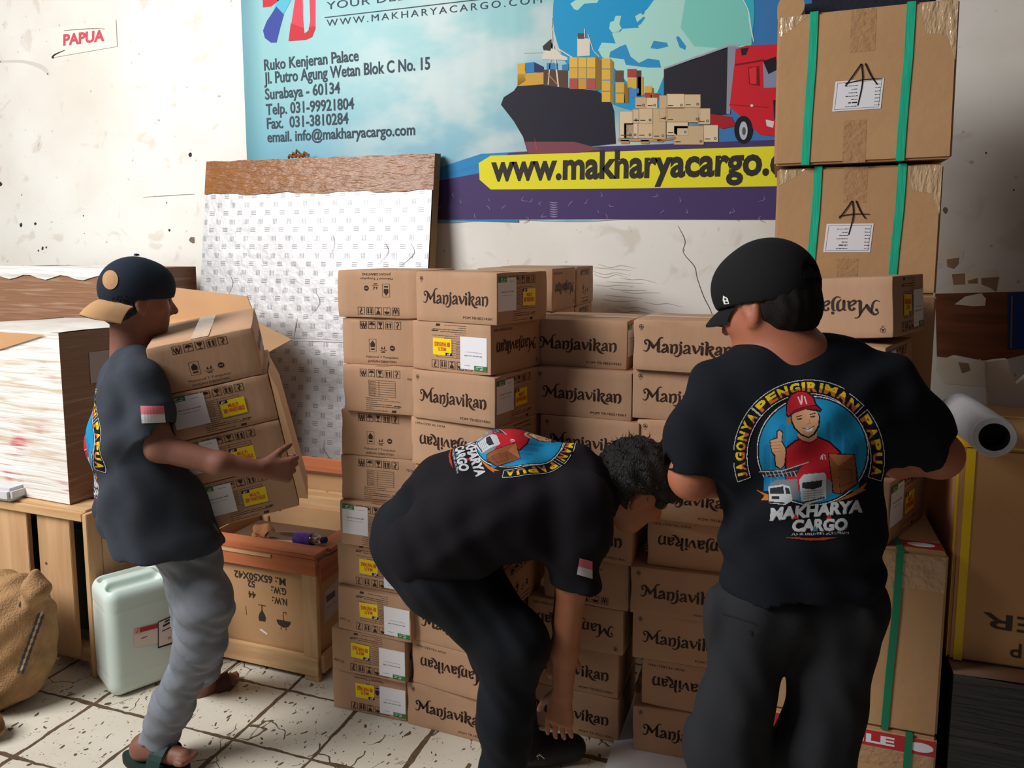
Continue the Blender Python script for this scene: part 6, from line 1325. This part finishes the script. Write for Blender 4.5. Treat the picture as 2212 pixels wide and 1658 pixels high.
# trousers
V = Vol(np.array(J(1030, 1400, D))-np.array([.42, .40, .70]), np.array(J(1030, 1400, D))+np.array([.42, .46, .46]), .0055)
chain(V, [(922, 1172, D-.07, 90), (955, 1235, D-.08, 92), (1105, 1390, D-.10, 76), (1088, 1560, D-.08, 52), (1086, ground_v(1086, D-.06, .05), D-.06, 48)], .05); chain(V, [(945, 1165, D+.11, 88), (980, 1225, D+.12, 88), (1090, 1385, D+.13, 74), (1100, 1500, D+.20, 52), (1128, ground_v(1128, D+.28, .06), D+.28, 42)], .05)
V.cone(J(905, 1150, D-.05), J(925, 1150, D+.10), .125, .122, .05); V.plane((0, 0, .045), (0, 0, -1))
V.fold(wave((.004, 20, 14, 30, 0), (.0035, 44, -20, 30, 2.0), (.002, 80, 30, 40, 1))); adopt(V.build('trousers', PANTB), p2)
for i, lg in enumerate((lgN, lgF)):
    a_ = J(*lg[2][:3]); V = Vol(np.array([a_[0]-.16, a_[1]-.18, -.004]), np.array([a_[0]+.30, a_[1]+.18, .13]), .005); a_[2] = .045; dr = RGT*.98+FWD*.1
    V.cone(a_-dr*.05, a_+dr*.15, .046, .040, .03); V.cone(a_+dr*.0+np.array([0, 0, .03]), a_+dr*.06, .04, .04, .03); V.plane((0, 0, .001), (0, 0, -1)); so = adopt(V.build('shoe', RUB), p2)
    if i == 1:
        st = bvh(so); q = MB()
        for ln_ in ([(1152, 1636), (1166, 1630)], [(1164, 1628), (1176, 1638)], [(1160, 1626), (1163, 1640)]):
            w4 = [drape(st, x, y, .0015) for x, y in ((ln_[0][0], ln_[0][1]-1.2), (ln_[1][0], ln_[1][1]-1.2), (ln_[1][0], ln_[1][1]+1.2), (ln_[0][0], ln_[0][1]+1.2))]
            if all(w4): q.face(w4, CREAM)
        if q.f: o = q.build('shoe_stripe'); o.parent = so; o.matrix_parent_inverse = so.matrix_world.inverted()
# ================================================================= left man carrying four cartons
D = 2.38
p1 = person(tuple(P(380, 1500, D))[:2]+(0,), 'man in a backwards cap and grey jeans carrying four cartons at the left')
hd = J(300, 652, D); face = RGT*.80+FWD*.62+np.array([0, 0, -.10]); up = np.array([-.05, 0, 1.0])
V = Vol(np.array(J(400, 1100, D))-np.array([.48, .42, .92]), np.array(J(400, 1100, D))+np.array([.48, .66, .85]), HB)
at1, R1 = head(V, hd, face, up, 1.0)
V.cone(at1(-.025, 0, -.06), J(285, 775, D), .054, .062, .03); V.cone(J(288, 826, D-.11), J(278, 822, D+.15), .045, .045, .05); V.cone(J(290, 870, D), J(360, 1160, D+.02), .07, .08, .06)
arm1 = [(310, 830, D-.16, 32), (345, 966, D-.17, 30), (475, 1002, D-.16, 25), (562, 1012, D-.10, 19)]; chain(V, arm1, .02)
hw = J(562, 1012, D-.10); hand(V, hw, J(622, 1014, D-.06)-hw, FWD*1.0+RGT*-.1, np.array([0, 0, 1.0])-RGT*.2, .17, .95)
chain(V, [(298, 845, D+.17, 30), (380, 985, D+.44, 26), (500, 1060, D+.48, 22), (540, 1070, D+.47, 17)], .02); hand(V, J(540, 1070, D+.47), RGT+np.array([0, 0, -.1]), -FWD, np.array([0, 0, 1.0]), .16, .3)
gN = ground_v(330, D+.04, .085)
lg1 = [(420, 1200, D-.03, 62), (447, 1340, D-.08, 46), (348, 1585, D+.02, 26)]; lg2 = [(400, 1200, D+.14, 60), (430, 1350, D+.26, 44), (440, 1462, D+.40, 26)]
for lg in (lg1, lg2): chain(V, [(a, b, c, e*.72) for a, b, c, e in lg], .03)
t1 = [J(310, 1612, D+.02), J(395, 1635, D-.03)]; V.cone(J(345, 1590, D+.02), t1[0], .036, .034, .03); V.cone(t1[0], t1[1], .034, .026, .03); 
t2 = [J(430, 1500, D+.42), J(498, 1468, D+.47)]; V.cone(J(440, 1462, D+.40), t2[0], .034, .034, .03); V.cone(t2[0], t2[1], .034, .024, .03)
for tt_, sd in ((t1, .010), (t2, .010)):
    dr = (tt_[1]-tt_[0])/np.linalg.norm(tt_[1]-tt_[0]); sdv = np.cross(dr, [0, 0, 1.0])
    for k in range(5): b_ = tt_[1]+sdv*(k-2)*.014; V.cone(b_, b_+dr*(.028-.003*abs(k-1)), .010, .0085, .004)
adopt(V.build('body', SKIN1), p1)
V = Vol(hd-.17, hd+.17, .004); V.ell(at1(-.016, 0, .018), (.092, .080, .088), 0, R1); V.ell(at1(-.058, 0, -.03), (.043, .060, .048), .03, R1); V.plane(at1(.030, 0, 0), R1[:, 0])
for b in (-1, 1): V.ell(at1(.0, b*.085, -.008), (.026, .022, .042), .004, R1, sub=True)
V.ell(at1(.066, 0, -.096), (.020, .024, .016), .01, R1); V.fold(lambda x, y, z: .0014*np.sin(210*x+90*z)*np.sin(180*y-70*z)); adopt(V.build('hair', HAIR), p1)
cap = empty('cap'); adopt(cap, p1); cr1 = cap_crown(at1, R1, CAPN, cap, gap=False, s=.98)
bill(at1, TANC, TANC, cap, sgn=-1, ln=.066, w_=.088, x0=.094, z0=.006, drop=.045)
q = MB(); q.lathe([(0, .006), (.006, .005), (.009, 0), (0, -.002)], CAPN, Matrix.Translation(Vector(at1(-.012, 0, .143)))); adopt(q.build('button', smooth=True), cap)
c1t = bvh(cr1); q = MB(); cc = (238, 604); pr = None
for k in range(24):
    a0, a1 = 2*math.pi*k/24, 2*math.pi*(k+1)/24
    for r0, r1 in ((0, .5), (.5, 1)):
        w4 = [drape(c1t, cc[0]+17*r_*math.cos(t), cc[1]+21*r_*math.sin(t), .002) for r_, t in ((r0, a0), (r1, a0), (r1, a1), (r0, a1))]
        if all(w4): q.face(w4, TANC)
if q.f: adopt(q.build('round_patch'), cap)
# tee
V = Vol(np.array(J(340, 960, D))-np.array([.40, .40, .42]), np.array(J(340, 960, D))+np.array([.40, .54, .42]), HB)
chain(V, [(305, 815, D-.16, 44), (325, 880, D-.17, 44), (346, 975, D-.175, 46)], .03)
cuff(V, J(341, 945, D-.17), J(352, 1010, D-.175), .03, 41*D/F); chain(V, [(295, 830, D+.17, 42), (335, 915, D+.33, 40)], .03)
V.cone(J(288, 826, D-.11), J(276, 820, D+.15), .074, .074, .05); V.cone(J(290, 790, D-.05), J(282, 786, D+.09), .056, .056, .05)
for dd in (-.09, .02, .13): chain(V, [(280, 850, D+dd, 62), (288, 960, D+dd, 76), (314, 1080, D+dd, 84), (346, 1200, D+dd, 90)], .06)
V.cone(J(300, 1130, D), J(312, 1215, D), .07, .08, .05); V.cone(J(385, 1070, D), J(424, 1185, D), .07, .088, .05); V.cone(J(385, 1080, D-.08), J(424, 1185, D-.08), .05, .07, .05)
V.plane(J(352, 1186, D-.1), np.array([0, 0, -1])+RGT*-.16); V.cone(J(292, 735, D), J(288, 775, D), .056, .054, .014, sub=True)
V.fold(wave((.0045, 14, 12, 22, 0), (.0035, -26, 16, 36, 1.4), (.0025, 60, 20, 18, 2.0))); tee1 = adopt(V.build('tee_shirt', TEE1), p1); upd()
o1 = J(236, 955, D-.06); bk = -(RGT*.78+FWD*.62); ux1 = RGT*.36*1-FWD*.93; ux1 = np.cross([0, 0, 1.0], bk); uy1 = np.array([0, 0, -1.0])+RGT*.10
def ray1(x, y): s_ = .00098; w_ = o1+ux1*((x-1755)*s_)+uy1*((y-985)*s_)+bk*.35; return Vector(w_), Vector(-bk)
print_on(tee1, tee1, ray1)
patch(tee1, tee1, [(303, 876), (354, 876), (358, 912), (306, 914)], (FLR, FLW))
# jeans
V = Vol(np.array(J(420, 1380, D))-np.array([.30, .34, .50]), np.array(J(420, 1380, D))+np.array([.34, .66, .42]), .005)
chain(V, [(415, 1190, D-.04, 58), (442, 1310, D-.07, 53), (432, 1390, D-.05, 47), (368, 1530, D, 38), (342, 1600, D+.02, 40)], .05); chain(V, [(405, 1190, D+.12, 58), (425, 1330, D+.25, 48), (440, 1440, D+.38, 38)], .03)
V.cone(J(390, 1165, D-.04), J(390, 1165, D+.12), .09, .09, .05); V.plane(J(335, 1604, D), np.array([0, 0, -1.0])+RGT*-.25, J(250, 1700, D)-.15, J(420, 1560, D)+np.array([.1, .2, .02]))
V.fold(wave((.0015, 20, 14, 30, 0), (.0028, 38, -30, 95, 2.0), (.0018, 90, 40, 130, 1))); adopt(V.build('jeans', JEAN), p1)
for tt_, w_, nm in ((t1, .05, 0), (t2, .045, 1)):
    dr = (tt_[1]-tt_[0])/np.linalg.norm(tt_[1]-tt_[0]); sdv = np.cross(dr, [0, 0, 1.0]); nn = np.cross(sdv, dr)
    sr_ = empty('sandal'); adopt(sr_, p1); q = MB(); n = 16; base = []
    for k in range(2*n):
        t = k/(2*n)*2*math.pi; x = .045+.125*math.cos(t)*1.0; y = w_*(1+.12*math.cos(t))*math.sin(t); base.append(tt_[0]+dr*x+sdv*y-nn*.034)
    top = base; bot = [p_-nn*.020 for p_ in base]; q.face(top, RUBG if nm == 0 else RUB); q.face(bot[::-1], RUB)
    for k in range(2*n): j = (k+1) % (2*n); q.face([top[k], bot[k], bot[j], top[j]], RUB)
    adopt(q.build('sole'), sr_)
    q = MB(); arc = [tt_[0]+dr*(.075+.01*math.sin(t))+sdv*(w_*1.05*math.cos(t))+nn*(-.036+.072*math.sin(t)) for t in np.linspace(0, math.pi, 13)]
    for a_, b2 in zip(arc[:-1], arc[1:]): q.face([a_-dr*.022, b2-dr*.022, b2+dr*.028, a_+dr*.028], RUBG if nm == 0 else mat('brown_strap', (84, 56, 42), .7))
    adopt(q.build('strap', smooth=True), sr_)
# the four cartons in his arms
HC_ = (.318, .302, .150); DH = D+.02
bl, br = J(436, 1147, DH), J(634, 1110, DH+.07); tl = J(344, 752, DH+.0)
xd = (br-bl); xd[2] = 0; xd /= np.linalg.norm(xd); ang = math.radians(10.5); yd = np.cross([0, 0, 1.0], xd)
xr = xd*math.cos(ang)+np.array([0, 0, 1])*math.sin(ang); zr = -xd*math.sin(ang)+np.array([0, 0, 1])*math.cos(ang)
lean = math.radians(7); zr2 = zr*math.cos(lean)+yd*math.sin(lean)*-1; zr2 /= np.linalg.norm(zr2); yd2 = np.cross(zr2, xr)
Mb = Matrix([[xr[i], yd2[i], zr2[i], 0] for i in range(3)]+[[0, 0, 0, 1]])
for k in range(4):
    o_ = bl+zr2*(k*HC_[2]*1.01)+xr*(-.004*k*(k == 3)); M0 = Matrix.Translation(Vector(o_)) @ Mb @ Matrix.Translation((HC_[1]/2, HC_[0]/2, 0))
    carton(None, 0, 'E', 0, ['lowest carton in the walking man’s arms, with white label and yellow sticker', 'carton held by the walking man, second from the bottom, half covered by his forearm', 'carton held by the walking man, third from the bottom, white label above his arm', 'topmost carton carried by the walking man, handling marks and no sticker'][k].replace('’', "'"), 'cartons carried by the walking man', front='A' if k == 3 else 'B', stick=k < 3, right='A', M0=M0, dims=HC_)

q = MB(); fl = [(HC_[1]+.002, -.004, .03), (HC_[1]+.030, -.006, .02), (HC_[1]+.018, -.004, .40), (HC_[1]+.003, -.002, .46)]
T_ = Matrix.Translation(Vector(bl)) @ Mb
p_ = [T_ @ Vector(v_) for v_ in fl]; b_ = [T_ @ Vector((v_[0]+.004, v_[1]+.20, v_[2]-.01)) for v_ in fl]
for i in range(4): j = (i+1) % 4; q.face([p_[i], p_[j], b_[j], b_[i]], FL)
q.face(p_[::-1], FL); q.face(b_, FL)
upd(); lo_ = [o for o in bpy.data.objects if str(o.get('label', '')).startswith('lowest carton in the walking')][0]; adopt(q.build('loose_flap'), lo_)
